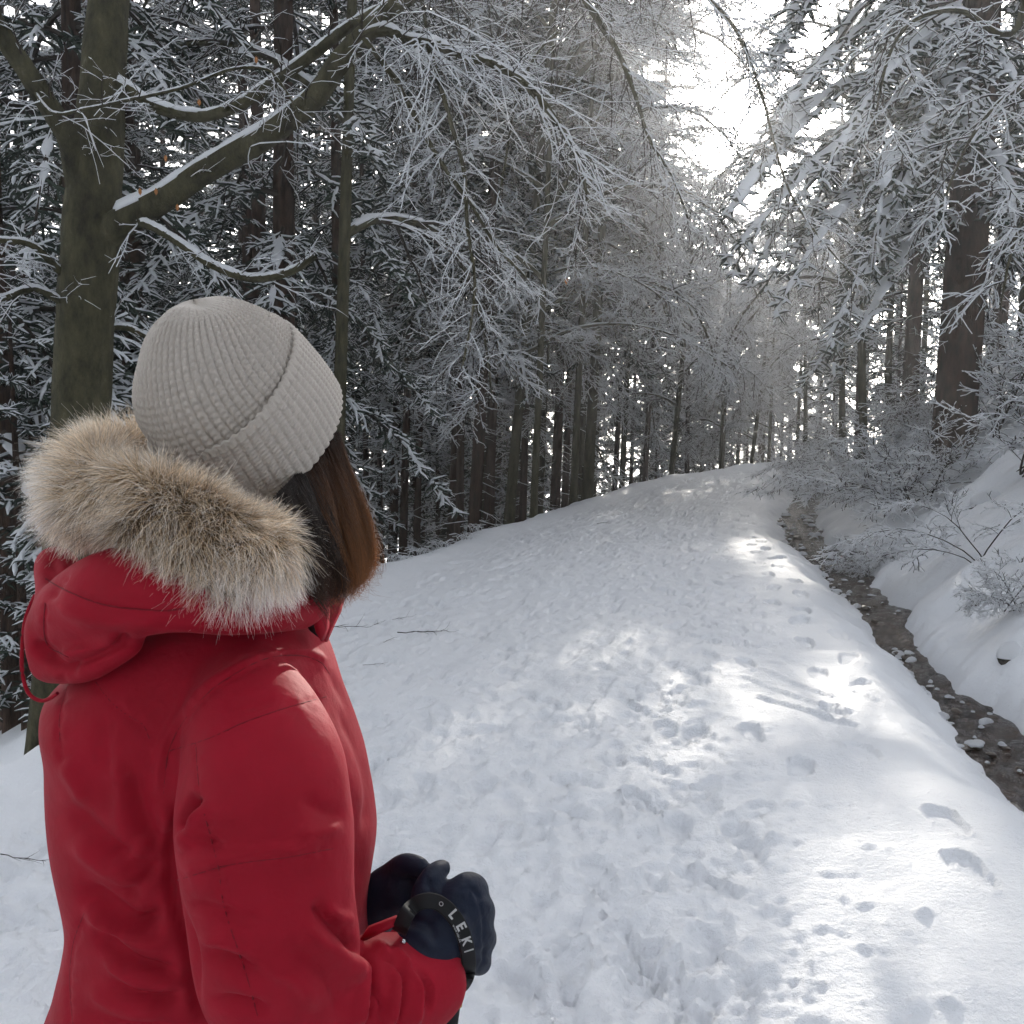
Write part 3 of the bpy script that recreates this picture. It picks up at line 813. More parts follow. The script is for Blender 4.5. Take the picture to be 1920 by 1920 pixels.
LIMBS = [  # points (px,py,Y), radius px
 ([(165, 470, 6.0), (215, 425, 5.95), (300, 378, 5.85), (400, 312, 5.7), (500, 255, 5.6), (585, 188, 5.5), (640, 112, 5.45), (700, 48, 5.4), (770, -12, 5.35), (880, -100, 5.4), (1000, -120, 5.6), (1060, -70, 5.9), (1095, -5, 6.1), (1130, 52, 6.3), (1162, 105, 6.4), (1195, 190, 6.5), (1218, 262, 6.5), (1262, 335, 6.5), (1290, 410, 6.5)], [40, 31, 24, 23, 22, 21, 19, 17, 15, 12, 9, 8, 7, 6.5, 5, 4, 3.2, 2.5, 2]),
 ([(195, 150, 6.05), (240, 168, 6.0), (290, 200, 5.95), (370, 218, 5.9), (440, 200, 5.85), (520, 150, 5.8), (590, 100, 5.7), (655, 50, 5.6), (740, 0, 5.5), (850, -80, 5.5)], [16, 12, 11.5, 11, 11, 11, 10.5, 9.5, 8, 6]),
 ([(245, 415, 5.9), (285, 425, 5.8), (340, 458, 5.7), (400, 498, 5.6), (470, 522, 5.5), (540, 511, 5.4), (592, 480, 5.35)], [9, 8, 8, 8, 7.5, 7, 6]),
 ([(168, 400, 6.0), (148, 335, 5.95), (130, 262, 5.9), (92, 200, 5.8), (42, 122, 5.7), (0, 58, 5.6), (-60, -50, 5.5), (-160, -220, 5.3)], [34, 27, 23, 20, 19, 18, 16, 10]),
 ([(135, 530, 6.0), (112, 508, 5.9), (60, 460, 5.8), (0, 450, 5.7), (-80, 440, 5.6)], [10, 8, 6.5, 6, 5]),
 ([(140, 590, 6.0), (118, 568, 5.9), (62, 542, 5.8), (0, 560, 5.65), (-80, 575, 5.5)], [10, 8, 7, 6, 5]),
 ([(190, 622, 6.0), (210, 614, 6.05), (240, 615, 6.1), (268, 628, 6.15), (330, 655, 6.2), (420, 690, 6.3)], [8, 7, 6.5, 6, 5, 3]),
 ([(672, 72, 5.4), (720, 56, 5.35), (762, 74, 5.3), (810, 80, 5.25), (852, 98, 5.2), (900, 112, 5.15), (960, 140, 5.1), (1012, 186, 5.05), (1060, 252, 5.0), (1086, 305, 5.0), (1104, 385, 5.0)], [11, 10, 9, 9, 8.5, 8, 7.5, 6.5, 5, 4, 2.5]),
 ([(680, 70, 5.4), (695, 88, 5.35), (742, 152, 5.3), (790, 242, 5.25), (832, 312, 5.2), (882, 382, 5.15), (932, 462, 5.1), (988, 522, 5.05)], [6, 5.5, 5, 4.6, 4.2, 3.8, 3, 2]),
 ([(795, 78, 5.27), (806, 96, 5.25), (826, 162, 5.2), (846, 232, 5.15), (870, 322, 5.1), (876, 422, 5.05), (890, 522, 5.0), (884, 602, 5.0), (866, 690, 4.95)], [5, 4.6, 4.2, 4, 3.6, 3.2, 2.8, 2.3, 1.6]),
 ([(60, 165, 5.75), (100, 212, 5.6), (160, 205, 5.55), (230, 190, 5.5), (340, 165, 5.45), (430, 131, 5.4), (492, 128, 5.4), (522, 150, 5.4), (560, 210, 5.35)], [3.5, 3, 3, 3, 3, 2.8, 2.6, 2.3, 2]),
 ([(1000, -118, 5.6), (1120, -150, 5.8), (1240, -80, 6.0), (1330, 0, 6.2), (1372, 45, 6.3), (1402, 105, 6.3), (1432, 190, 6.35), (1452, 270, 6.4), (1480, 358, 6.4), (1525, 430, 6.4), (1600, 520, 6.4)], [6, 5, 4.6, 4.2, 4, 3.6, 3, 2.6, 2.2, 1.8, 1.2]),
 ([(1045, 60, 5.6), (1000, 110, 5.5), (965, 200, 5.4), (948, 300, 5.3), (930, 400, 5.3)], [2.6, 2.4, 2.2, 2, 1.4]),
]
tg = Geo()
limb_lines = []
for k, (pts, rp) in enumerate(LIMBS):
    Pw = [PX(*p) for p in pts]
    lo, P, R = tube_obj('limb', Pw, rp, 5.6, M_BEECH, root, 60, 10 if rp[0] > 12 else 7, 0.03)
    st = 3 if k in (0, 3) else 0
    snow_on(P[st:], R[st:], lo, 500 + k, minr=0.0045)
    limb_lines.append((P, R))
for k, (P, R) in enumerate(limb_lines):
    if k in (0,):
        seg = P[25:]; segr = R[25:]
        Q = resample(P[6:26], 12)[None]; RQ = np.full((1, 12), 0.012)
        twig_levels(tg, hrg, Q, RQ, 10, 5, (0.25, 0.8), (0.08, 0.3), 0.0030, (0.3, 0.6), barkp=0.3)
        P, R = seg, segr
    n2 = {0: 60, 1: 12, 2: 7, 3: 14, 4: 8, 5: 8, 6: 6, 7: 46, 8: 18, 9: 26, 10: 16, 11: 42, 12: 16}[k]
    Q = resample(P, 24)[None]; RQ = np.clip(np.interp(np.linspace(0, 1, 24), np.linspace(0, 1, len(R)), R), 0, 0.012)[None]
    dens = 6 if k in (0, 7, 11) else 5
    twig_levels(tg, hrg, Q, RQ, n2, dens, (0.22, 0.85) if k in (0, 7, 11) else (0.15, 0.55), (0.06, 0.30), 0.0040 if k in (0, 7, 11) else 0.0031, (1.1, 1.3), 2, (0.03, 0.1), barkp=0.22, t0=0.04)
me = tg.data('twigs', TW); 
vv = np.empty(len(me.vertices) * 3, np.float32); me.vertices.foreach_get('co', vv); vv = vv.reshape(-1, 3) - base.astype(np.float32); me.vertices.foreach_set('co', vv.ravel())
tag(link('twigs', me, root), kind='stuff')
for nm, me_ in zip(('upper_twigs', 'upper_limbs'), beech_parts[2]):
    tag(link(nm, me_, root, (0.75, 0.2, 3.2), (0, 0, 0.8), (1.15, 1.15, 1.0)), kind='stuff')
# a few withered leaves still hanging
M_LEAF, nt, b = mat('withered_leaf', (0.30, 0.13, 0.045), 0.7, 0.2)
for px, py in [(262, 352), (292, 352), (332, 382), (310, 290), (480, 105), (373, 185), (1062, 520)]:
    p = PX(px, py, 5.75) - base
    Lf = 0.032; Vl = np.array([[0, 0, 0], [-.010, 0.004, -.012], [.010, -.002, -.012], [-.009, .002, -.026], [.009, .004, -.026], [0, 0.006, -.040]])
    link('leaf', mesh_data('leaf', Vl + p, None, [[0, 1, 2], [1, 3, 2], [2, 3, 4], [3, 5, 4]], [M_LEAF]), root)

# ------------------------------------------------------------------ right bank: big spruce, beeches, shrubs
rx, rY = (1785 - 960) / 1920 * 13.5, 13.5
rz = gz_at(rx, rY)
root = empty('spruce_tree', (rx, rY, rz - 0.1), 'massive red brown spruce trunk on the bank with heavy drooping snowy boughs', 'tree')
root.rotation_euler = (0, math.atan(0.03), 0)
link('trunk', trunk_data('trunk', 22, S(39, 13.5), 240, M_SPRUCE, 0.03, flare=0.3, top=0.3), root)
def bias_r(az, h):
    left = np.cos(az - math.radians(195))
    return 0.75 + 0.75 * np.clip(left, 0, 1) ** 0.8
hh = np.concatenate([np.linspace(2.8, 9.0, 22), np.linspace(9.2, 20, 16)])
o0 = np.array([rx, rY, rz - 0.1])
XB = [[(1785, -150, 13.5), (1640, -110, 13.2), (1500, 0, 12.9), (1425, 120, 12.7)], [(1785, -40, 13.5), (1640, 20, 13), (1500, 150, 12.6), (1410, 300, 12.3)],
      [(1785, 60, 13.5), (1660, 110, 13.1), (1480, 250, 12.6), (1345, 420, 12.2)], [(1785, 130, 13.5), (1660, 190, 12.9), (1500, 330, 12.4), (1352, 500, 12.0)],
      [(1785, 220, 13.5), (1670, 290, 13), (1540, 430, 12.5), (1440, 610, 12.2)], [(1785, 320, 13.5), (1700, 370, 13), (1620, 480, 12.5), (1545, 650, 12.2)],
      [(1785, 20, 13.5), (1700, 80, 12.6), (1600, 200, 12.0), (1530, 350, 11.7)], [(1785, 390, 13.5), (1720, 420, 13.2), (1660, 520, 12.7), (1600, 640, 12.4)],
      [(1785, -250, 13.5), (1660, -230, 13.2), (1540, -90, 12.8), (1470, 60, 12.6)], [(1785, 150, 13.5), (1760, 200, 12.6), (1740, 300, 12.0), (1725, 420, 11.8)],
      [(1785, 20, 13.5), (1790, 90, 12.6), (1800, 190, 12.0), (1790, 300, 11.8)], [(1785, 260, 13.5), (1850, 290, 12.8), (1880, 380, 12.3), (1890, 480, 12.1)],
      [(1785, 60, 13.5), (1850, 100, 12.7), (1900, 200, 12.2), (1930, 330, 12)], [(1785, 280, 13.5), (1690, 300, 12.7), (1650, 400, 12.2), (1640, 500, 12.0)],
      [(1785, -100, 13.5), (1700, -40, 12.6), (1640, 80, 12.2), (1600, 220, 12.0)], [(1785, 180, 13.5), (1640, 240, 13.4), (1480, 380, 13.3), (1390, 560, 13.2)],
      [(1785, 0, 13.5), (1640, 40, 13.8), (1480, 160, 13.8), (1380, 330, 13.8)]]
xr_ = random.Random(4)
XB = XB + [[(p[0] + (xr_.uniform(-25, 25) if i else 0), p[1] + xr_.uniform(-55, 45), p[2] + (xr_.uniform(-.5, .7) if i else 0)) for i, p in enumerate(e)] for e in (XB[0], XB[1], XB[2], XB[3], XB[4], XB[6], XB[8], XB[9], XB[10], XB[13])]
XB = [[PX(*p) - o0 for p in e] for e in XB]
sg = spruce_geo(140, 22, 2.8, 2.5, heights=hh, bias=bias_r, n1=26, n2=5, snowp=0.95, fr=0.023, sag=0.62, tw=(0.1, 0.24), extra=XB, hang=2.6, pad=0.10)
tag(link('crown', sg.data('crown', NEED), root), kind='stuff')
G_R = 'trees standing on the bank right of the stream'
for kind, px, Y, diam, lean, rot, hs, v, lab in [
  ('b', 1905, 16.0, .18, .02, 2.6, 1.0, 2, 'slim dark beech trunk right of the massive spruce'),
  ('b', 1622, 17.5, .14, -.06, 2.9, .8, 1, 'thin beech stem leaning toward the trail on the bank'),
  ('b', 1580, 23, .16, -.03, 1.5, .68, 0, 'frosted beech arching over the far end of the stream'),
  ('b', 1510, 29, .14, -.03, 0.2, .42, 2, 'small frosted beech where the stream comes round the bend'),
  ('b', 1660, 20.5, .15, .0, 2.2, .85, 2, 'frosted beech whose twigs fill the gap left of the massive spruce'),
  ('b', 1725, 26, .15, .0, 4.2, .9, 1, 'frosted beech behind the massive spruce trunk'),
  ('b', 1535, 35, .15, .0, 1.2, .62, 2, 'low frosted beech beyond the end of the stream'),
  ('b', 1620, 30, .15, .0, 3.0, .75, 0, 'frosted beech on the far part of the bank'),
  ('y', 1560, 31, .09, .0, 1.0, 1.3, 0, 'young snowy spruce on the far part of the bank'),
  ('y', 1680, 23, .09, .0, 2.0, 1.1, 0, 'young snowy spruce behind the shrubs of the bank'),
  ('s', 1700, 19, .30, .02, 1.0, 1.0, 1, 'spruce half hidden behind the massive trunk on the bank'),
  ('s', 1860, 20, .30, .02, 2.0, 1.0, 0, 'dark spruce high on the bank right of the massive one'),
  ('s', 1610, 25, .26, .0, 3.0, .6, 2, 'spruce with drooping boughs beyond the bend of the stream'),
  ('f', 1990, 24, .30, .02, 3.0, 1.0, 2, 'far spruce near the top of the bank'),
  ('f', 1760, 30, .30, .02, 3.0, 1.0, 2, 'far spruce near the top of the bank'),
  ('f', 1670, 36, .30, .02, 1.0, .8, 1, 'far spruce near the top of the bank'),
  ('f', 1560, 40, .30, .02, 5.0, .5, 1, 'far spruce near the top of the bank'),
  ('f', 1900, 38, .30, .02, 4.0, 1.0, 1, 'far spruce near the top of the bank'),
  ('f', 1505, 52, .30, .02, 4.0, .55, 1, 'far spruce near the top of the bank'),
  ('f', 1840, 48, .30, .02, 4.0, 1.0, 1, 'far spruce near the top of the bank'),
  ('f', 2060, 32, .30, .02, 4.0, 1.0, 1, 'far spruce near the top of the bank'),
  ('s', 2150, 15, .30, .0, 4.0, 1.0, 1, 'spruce on the bank whose boughs reach in beside the slim beech')]:
    place_tree(kind, (px - 960) / 1920 * Y, Y, diam, lean, rot, hs, lab, G_R, v)

# beech outside the frame on the bank whose hanging, thickly snowed branches reach into view
BX = np.array([6.6, 8.6, 0.0]); BX[2] = gz_at(BX[0], BX[1])
root = empty('beech_tree', tuple(BX), 'beech on the bank with long hanging branches thick with snow', 'tree', G_R)
link('trunk', trunk_data('trunk', 11, 0.16, 250, M_BEECH, 0.05), root)
for nm, me_ in zip(('upper_twigs', 'upper_limbs'), beech_parts[1]):
    tag(link(nm, me_, root, (0, 0, 2.6), (0, 0, 2.6), (1.1, 1.1, 1.0)), kind='stuff')
RL = [
 ([BX + [0, 0, 4.6], PX(2000, -120, 8.4), PX(1900, 60, 8.3), PX(1800, 20, 8.2), PX(1710, 40, 8.1), PX(1665, 110, 8.0), PX(1640, 230, 7.95)], [.05, .035, .026, .02, .016, .012, .006]),
 ([BX + [0, 0, 3.6], PX(2000, 150, 8.4), PX(1900, 170, 8.2), PX(1820, 260, 8.0), PX(1760, 400, 7.9)], [.04, .03, .02, .013, .006]),
 ([BX + [0, 0, 3.0], PX(2020, 330, 8.3), PX(1950, 360, 8.0), PX(1900, 460, 7.9), PX(1875, 580, 7.8)], [.04, .026, .018, .012, .006]),
]
tg = Geo()
for k, (pts, rr) in enumerate(RL):
    P = resample(pts, 30); R = np.interp(np.linspace(0, 1, 30), np.linspace(0, 1, len(rr)), rr)
    V, F, M = sweep(P[None], R[None], ring_sect(7), [0] * 7)
    lo = link('limb', mesh_data('limb', V - BX, F, None, [M_BEECH], smooth=True), root)
    snow_on(P, R, lo, 560 + k, origin=BX)
    A, RA, _, _ = grow(hrg, P[None], np.clip(R, 0, .016)[None], 10, 0.15, 1.0, 0.8, (0.4, 1.0), 7, 1.5, 0.09, 0.6, 0.006, 0.4, 0.4)
    V, F, M = sweep(A, RA, ring_sect(4), [0] * 4); tg.add(V, F, M)
    add_snow(tg, A, RA, 2, hrg, 1.1, 0.3, 1.1, 0.009)
    twig_levels(tg, hrg, A, RA, 7, 5, (0.18, 0.42), (0.06, 0.2), 0.0085, (1.8, 2.0), barkp=0.1)
tg.V = [v - BX for v in tg.V]
tag(link('twigs', tg.data('twigs', TW), root), kind='stuff')

# snowy saplings and shrubs on the bank
def shrub_data(seed, ns=6, L=(1.1, 2.1), lean=(-0.5, -0.2), snow_r=0.0095):
    rg = np.random.default_rng(seed)
    g = Geo()
    az = rg.uniform(0, 6.28, ns); el = np.radians(rg.uniform(35, 70, ns))
    d = norm(np.stack([np.cos(az) * np.cos(el) + lean[0], np.sin(az) * np.cos(el) + lean[1], np.sin(el)], -1))
    K = 8; P = np.empty((ns, K, 3)); P[:, 0] = rg.normal(0, 0.08, (ns, 3)) * [1, 1, 0] - [0, 0, 0.1]
    Ls = rg.uniform(*L, ns); st = (Ls / (K - 1))[:, None]
    for k in range(1, K):
        P[:, k] = P[:, k - 1] + d * st
        d = norm(d + np.array([0, 0, -1.0]) * 0.75 * st + rg.normal(0, 0.07, (ns, 3)))
    R = np.full((ns, K), 0.013) * np.linspace(1, 0.35, K)
    V, F, M = sweep(P, R, ring_sect(5), [0] * 5); g.add(V, F, M)
    add_snow(g, P, R, 2, rg, 1.0, 0.4, 1.0, 0.008)
    A, RA, _, _ = grow(rg, P, R, 8, 0.2, 1.0, 0.75, (0.35, 0.95), 6, 0.8, 0.10, 0.6, 0.005, 0.6, 0.5, lambda t: 1.2 - .6 * t)
    V, F, M = sweep(A, RA * 0.8, ring_sect(4), [0] * 4); g.add(V, F, M)
    add_snow(g, A, RA, 2, rg, 1.0, 0.2, 1.0, snow_r)
    twig_levels(g, rg, A, RA, 7, 5, (0.15, 0.45), (0.06, 0.2), snow_r, (0.8, 1.0), barkp=0.15)
    return g.data('twigs', TW)
shrubs = [shrub_data(401), shrub_data(402, 5, (1.4, 2.6)), shrub_data(403, 7, (0.8, 1.6))]
def shrub(px, Y, v, rot, s, label):
    x = (px - 960) / 1920 * Y
    root = empty('bare_shrub', (x, Y, gz_at(x, Y)), label, 'shrub', 'snowy shrubs on the bank')
    tag(link('twigs', shrubs[v], root, rot=(0, 0, rot), scale=(s, s, s)), kind='stuff')
L1 = 'bare shrub with snow laden twigs on the bank'
for a in [(1850, 8.9, 1, .3, .56, 'bare dark stemmed shrub rooted in the smooth snow of the bank'), (1915, 10.5, 0, 1.2, 1.0, L1), (1720, 12.6, 2, 0.2, .9, L1),
          (1665, 14.0, 1, 0.0, .75, L1), (1750, 15.2, 0, 0.5, .9, L1), (1625, 15.8, 1, -0.3, .65, 'long twigged shrub hanging over the stream toward the trail'), (1590, 19.5, 1, 0.1, .7, 'long twigged shrub hanging over the stream toward the trail'),
          (1690, 19, 2, 1.6, 1.1, L1), (1860, 13.0, 2, 2.5, 1.3, L1), (1900, 15.2, 1, 3.0, 1.1, L1), (1545, 23, 0, 0.2, .9, L1), (1530, 27, 0, .4, .8, L1),
          (1640, 11.2, 2, 0.2, 0.3, 'low twiggy bush pressed down by snow just above the stream'), (1920, 7.3, 2, 1.0, .35, 'small bare twig bush at the foot of the bank near the water')]:
    shrub(*a)

# unseen wood beside and behind the camera, added to shade the near snow
for k, (x, y, hs) in enumerate([(-5.0, -2.2, .8), (-7.2, 0.8, .8), (-6.2, -7, .9), (-4.2, -11.5, 1), (7.2, -2.0, .75), (9.0, 1.5, .75), (6.6, -7.5, .9), (8.2, -12.5, .9), (4.6, -15.5, 1), (-9.5, -4, 1), (10.5, -5, .8), (-2.6, -17, 1.05), (-3.7, -4.2, 1.0), (4.4, -3.6, .95), (-3.5, -8.5, 1.05), (4.2, -10, 1.0), (0.8, -13.5, 1.1)]):
    place_tree('f' if k % 2 else 's', x, y, .3, 0, k * 1.9, hs, 'unseen spruce of the wood added beside the near end of the trail', 'unseen spruces shading the near end of the trail', k)

# ------------------------------------------------------------------ fallen twigs and dry tufts on the left shoulder
twig_vars = []
for k in range(3):
    rg = np.random.default_rng(600 + k); g = Geo()
    P = np.zeros((1, 7, 3)); P[0, :, 0] = np.linspace(0, 0.32, 7); P[0, :, 1] = np.cumsum(rg.normal(0, 0.012, 7)); P[0, :, 2] = 0.012 + 0.01 * rg.random(7)
    R = np.full((1, 7), 0.0034) * np.linspace(1, 0.4, 7)
    V, F, M = sweep(P, R, ring_sect(5), [0] * 5); g.add(V, F, M)
    A, RA, _, _ = grow(rg, P, R, 7, 0.2, 1, 0.7, (0.05, 0.16), 4, -0.3, 0.12, 0.7, 0.0015, 0.5)
    V, F, M = sweep(A, RA, ring_sect(4), [0] * 4); g.add(V, F, M)
    twig_vars.append(g.data('fallen_twig', [M_TWIG]))
def ground_pt(px, py):
    q = PX(px, py, 1.0) - np.array([0, 0, CAM_Z]); q = q * (-CAM_Z / q[2])
    return q[0], q[1]
for k, (px, py, rot, s) in enumerate([(612, 1180, 0.1, .9), (745, 1190, .15, 1.1), (690, 1172, 1.0, .6), (735, 1158, 0.8, .5), (720, 1208, 1.2, .5), (680, 1248, .3, .4), (755, 1270, 1, .3), (1120, 985, .8, .9), (0, 1605, -.3, .6), (785, 1186, 0.3, .5)]):
    x, y = ground_pt(px, py)
    j = np.searchsorted(ys, y); i = np.searchsorted(GX[j], x)
    tag(link('fallen_twig', twig_vars[k % 3], None, (x, y, float(GZ[j, i]) + 0.002), (0, 0, rot), (s, s, s)), 'small broken twig lying on the snow at the left side of the trail', 'twig', 'broken twigs lying on the snow')
g = Geo(); rg = np.random.default_rng(9)
tufts = []
for k, (px, Y) in enumerate([(752, 10.3), (790, 10.9), (700, 9.3), (830, 11.6), (868, 12.3), (920, 13.2), (650, 8.8), (1235, 21.5)]):
    x = float(edge_l(Y)) - 0.05 - 0.1 * rg.random(); n = 26
    a = rg.uniform(0, 6.28, n); L = rg.uniform(0.12, 0.34, n)
    P = np.zeros((n, 4, 3)); P[:, 0, :2] = rg.normal(0, 0.05, (n, 2))
    for j in range(1, 4):
        P[:, j] = P[:, j - 1] + np.stack([np.cos(a) * .28 * j, np.sin(a) * .28 * j, 1 - .38 * j + 0 * a], -1) * (L / 3)[:, None]
    g = Geo(); V, F, M = sweep(P, np.full((n, 4), 0.004), TWIG, [0, 1, 1]); g.add(V, F, M)
    o = link('dry_grass_tuft', g.data('dry_grass_tuft', [M_TWIG, M_TSNOW]), None, (x, Y, gz_at(x, Y) - 0.01))
    tag(o, 'frosted tuft of dry grass on the left lip of the trail', 'grass tuft', 'frosted tufts on the lip of the trail')
# ------------------------------------------------------------------ the hiker in the red parka
PR = np.random.default_rng(31)
def remesh(parts, voxel, smooth_it=4):
    """parts: list of closed (V, F4, F3); returns one continuous surface"""
    Vs, F4s, F3s, n = [], [], [], 0
    for V, F4, F3 in parts:
        Vs.append(V)
        if F4 is not None and len(F4): F4s.append(np.asarray(F4) + n)
        if F3 is not None and len(F3): F3s.append(np.asarray(F3) + n)
        n += len(V)
    me = mesh_data('tmp', np.concatenate(Vs), np.concatenate(F4s) if F4s else None, np.concatenate(F3s) if F3s else None)
    o = bpy.data.objects.new('tmp', me); COL.objects.link(o)
    m = o.modifiers.new('r', 'REMESH'); m.mode = 'VOXEL'; m.voxel_size = voxel; m.adaptivity = 0
    dg = bpy.context.evaluated_depsgraph_get()
    ev = o.evaluated_get(dg)
    em = ev.to_mesh()
    nv, npoly = len(em.vertices), len(em.polygons)
    V = np.empty(nv * 3, np.float32); em.vertices.foreach_get('co', V); V = V.reshape(-1, 3).astype(float)
    nl = len(em.loops); lp = np.empty(nl, np.int32); em.loops.foreach_get('vertex_index', lp)
    F = lp.reshape(-1, 4)
    ev.to_mesh_clear()
    bpy.data.objects.remove(o); bpy.data.meshes.remove(me)
    return lap(V, F, smooth_it), F

def lap(V, F, it, lam=0.6, wts=None):
    E = np.concatenate([F[:, [0, 1]], F[:, [1, 2]], F[:, [2, 3]], F[:, [3, 0]]])
    deg = np.bincount(E.ravel(), minlength=len(V)).astype(float)[:, None]
    for k in range(it):
        acc = np.zeros_like(V)
        for c in range(3):
            acc[:, c] = np.bincount(E[:, 0], V[E[:, 1], c], len(V)) + np.bincount(E[:, 1], V[E[:, 0], c], len(V))
        W = lam if wts is None else lam * wts[:, None]
        V = V + W * (acc / np.maximum(deg, 1) - V)
    return V

def vnormals(V, F):
    a = V[F[:, 2]] - V[F[:, 0]]; b_ = V[F[:, 3]] - V[F[:, 1]]
    fn = np.cross(a, b_)
    N = np.zeros_like(V)
    for c in range(3):
        for k in range(4):
            N[:, c] += np.bincount(F[:, k], fn[:, c], len(V))
    return norm(N)

def loft(rings):
    """rings: (n,k,3) -> closed surface with capped ends"""
    rings = np.asarray(rings); n, k, _ = rings.shape
    V = np.concatenate([rings.reshape(-1, 3), rings[0].mean(0)[None], rings[-1].mean(0)[None]])
    idx = np.arange(n * k).reshape(n, k); nx_ = np.roll(idx, -1, 1)
    F4 = np.stack([idx[:-1], nx_[:-1], nx_[1:], idx[1:]], -1).reshape(-1, 4)
    c0, c1 = n * k, n * k + 1
    F3 = np.concatenate([np.stack([np.full(k, c0), nx_[0], idx[0]], -1), np.stack([np.full(k, c1), idx[-1], nx_[-1]], -1)])
    return V, F4, F3

def tubeP(pts, rpx, K=24, n=20, round_ends=True):
    """pts (px,py,Y), radii in px -> closed tube"""
    W = resample([PX(*p) for p in pts], K)
    Yv = resample(np.array([[p[2]] for p in pts]), K)[:, 0]
    R = np.interp(np.linspace(0, 1, K), np.linspace(0, 1, len(rpx)), rpx) / 1920 * Yv
    if round_ends:
        T0 = norm(W[0] - W[1]); T1 = norm(W[-1] - W[-2])
        W = np.concatenate([[W[0] + T0 * R[0] * .8, W[0] + T0 * R[0] * .5], W, [W[-1] + T1 * R[-1] * .5, W[-1] + T1 * R[-1] * .8]])
        R = np.concatenate([[R[0] * .35, R[0] * .85], R, [R[-1] * .85, R[-1] * .35]])
    return loft(pt_rings(W, R, n))

def pt_rings(W, R, n):
    T = np.gradient(W, axis=0); T = norm(T)
    u = np.cross(T[0], [0.31, 0.9, 0.2]); u /= np.linalg.norm(u)
    out = []
    for k in range(len(W)):
        u = u - T[k] * (u @ T[k]); u /= np.linalg.norm(u)
        v = np.cross(T[k], u)
        a = np.linspace(0, 2 * math.pi, n, endpoint=False)
        out.append(W[k] + R[k] * (np.cos(a)[:, None] * u + np.sin(a)[:, None] * v))
    return np.array(out)

def blob(px, py, Y, rx, ry, rd):
    """ellipsoid: px radii in the picture plane, depth radius in metres"""
    c = PX(px, py, Y); k, n = 24, 16
    th = np.linspace(0.03, math.pi - 0.03, n); ph = np.linspace(0, 2 * math.pi, k, endpoint=False)
    R = np.stack([np.sin(th)[:, None] * np.cos(ph) * S(rx, Y), np.sin(th)[:, None] * np.sin(ph) * rd, np.cos(th)[:, None] * S(ry, Y) + 0 * ph], -1) + c
    return loft(R[:, ::-1])

def facing(V, N):
    v = norm(np.array([0, 0, CAM_Z]) - V)
    return (N * v).sum(-1)

def poly_dist(px, py, pts):
    d = np.full(px.shape, 1e9); s = np.zeros(px.shape)
    pts = np.asarray(pts, float)
    acc = 0.0
    for a, b_ in zip(pts[:-1], pts[1:]):
        ab = b_ - a; L2 = (ab ** 2).sum()
        t = np.clip(((px - a[0]) * ab[0] + (py - a[1]) * ab[1]) / L2, 0, 1)
        dd = np.hypot(px - a[0] - t * ab[0], py - a[1] - t * ab[1])
        m = dd < d; d = np.where(m, dd, d); s = np.where(m, acc + t * math.sqrt(L2), s)
        acc += math.sqrt(L2)
    return d, s / acc

def sculpt(V, F, folds):
    """folds: (points in photo px, height mm, half width px, end taper)"""
    N = vnormals(V, F); fc = sstep(-0.05, 0.35, facing(V, N))
    px, py = to_px(V)
    disp = np.zeros(len(V))
    for pts, h, w, taper in folds:
        pp = resample(pts, max(len(pts) * 6, 8)) if len(pts) > 2 else np.asarray(pts, float)
        d, s = poly_dist(px, py, pp)
        e = sstep(0, taper, s) * sstep(0, taper, 1 - s) if taper > 0 else 1.0
        if w <= 5:
            Lp = float(np.linalg.norm(np.diff(np.asarray(pts, float), axis=0), axis=1).sum())
            disp += 0.0011 * np.sin(s * Lp / 5.5 + 2 * np.sin(s * Lp / 23)) * np.exp(-((d - 7) / 7) ** 2) * e
        disp += (2.2 if w >= 12 else 1.35 if w > 6 else 1.0) * h * 0.001 * np.exp(-(d / w) ** 2) * e
    return V + N * (disp * fc)[:, None]

YB = 1.30
# materials
M_RED, nt, b = mat('red_shell_fabric', (0.27, 0.004, 0.015), 0.7, 0.14)
tc = node(nt, 'ShaderNodeTexCoord')
src, n, r = noise_mix(nt, b, (0.245, 0.0032, 0.013), (0.30, 0.0046, 0.018), 7, 3)
b1 = bump(nt, b, tc.outputs['Object'], 26, 0.006, 0.35, 3)
b2 = bump(nt, b, tc.outputs['Object'], 900, 0.0004, 0.35, 1, b1)
b.inputs['Sheen Weight'].default_value = 0.06; b.inputs['Sheen Roughness'].default_value = 0.5; b.inputs['Sheen Tint'].default_value = (1, .25, .3, 1)
M_SEAM, nt, b = mat('dark_red_seam', (0.15, 0.003, 0.009), 0.7, 0.2)
M_BLACKF, nt, b = mat('black_fabric', (0.006, 0.006, 0.007), 0.6, 0.22)
M_NAVY, nt, b = mat('navy_glove_fabric', (0.006, 0.0105, 0.026), 0.62, 0.22)
tc = node(nt, 'ShaderNodeTexCoord'); bump(nt, b, tc.outputs['Object'], 60, 0.004, 0.5, 4)
M_KNIT, nt, b = mat('grey_knit_wool', (0.44, 0.395, 0.35), 0.95, 0.05)
tc = node(nt, 'ShaderNodeTexCoord'); bump(nt, b, tc.outputs['Object'], 700, 0.0012, 0.6, 2)
b.inputs['Sheen Weight'].default_value = 0.25
M_SKIN, nt, b = mat('skin', (0.58, 0.36, 0.27), 0.55, 0.3)
M_PRINT, nt, b = mat('silver_print', (0.42, 0.42, 0.42), 0.45, 0.4)
M_YEL, nt, b = mat('yellow_trim', (0.35, 0.27, 0.03), 0.5, 0.3)
M_METAL, nt, b = mat('snap_metal', (0.5, 0.5, 0.52), 0.25, 0.5); b.inputs['Metallic'].default_value = 1.0
M_HAIRBASE, nt, b = mat('dark_hair_mass', (0.016, 0.009, 0.006), 0.6, 0.2)
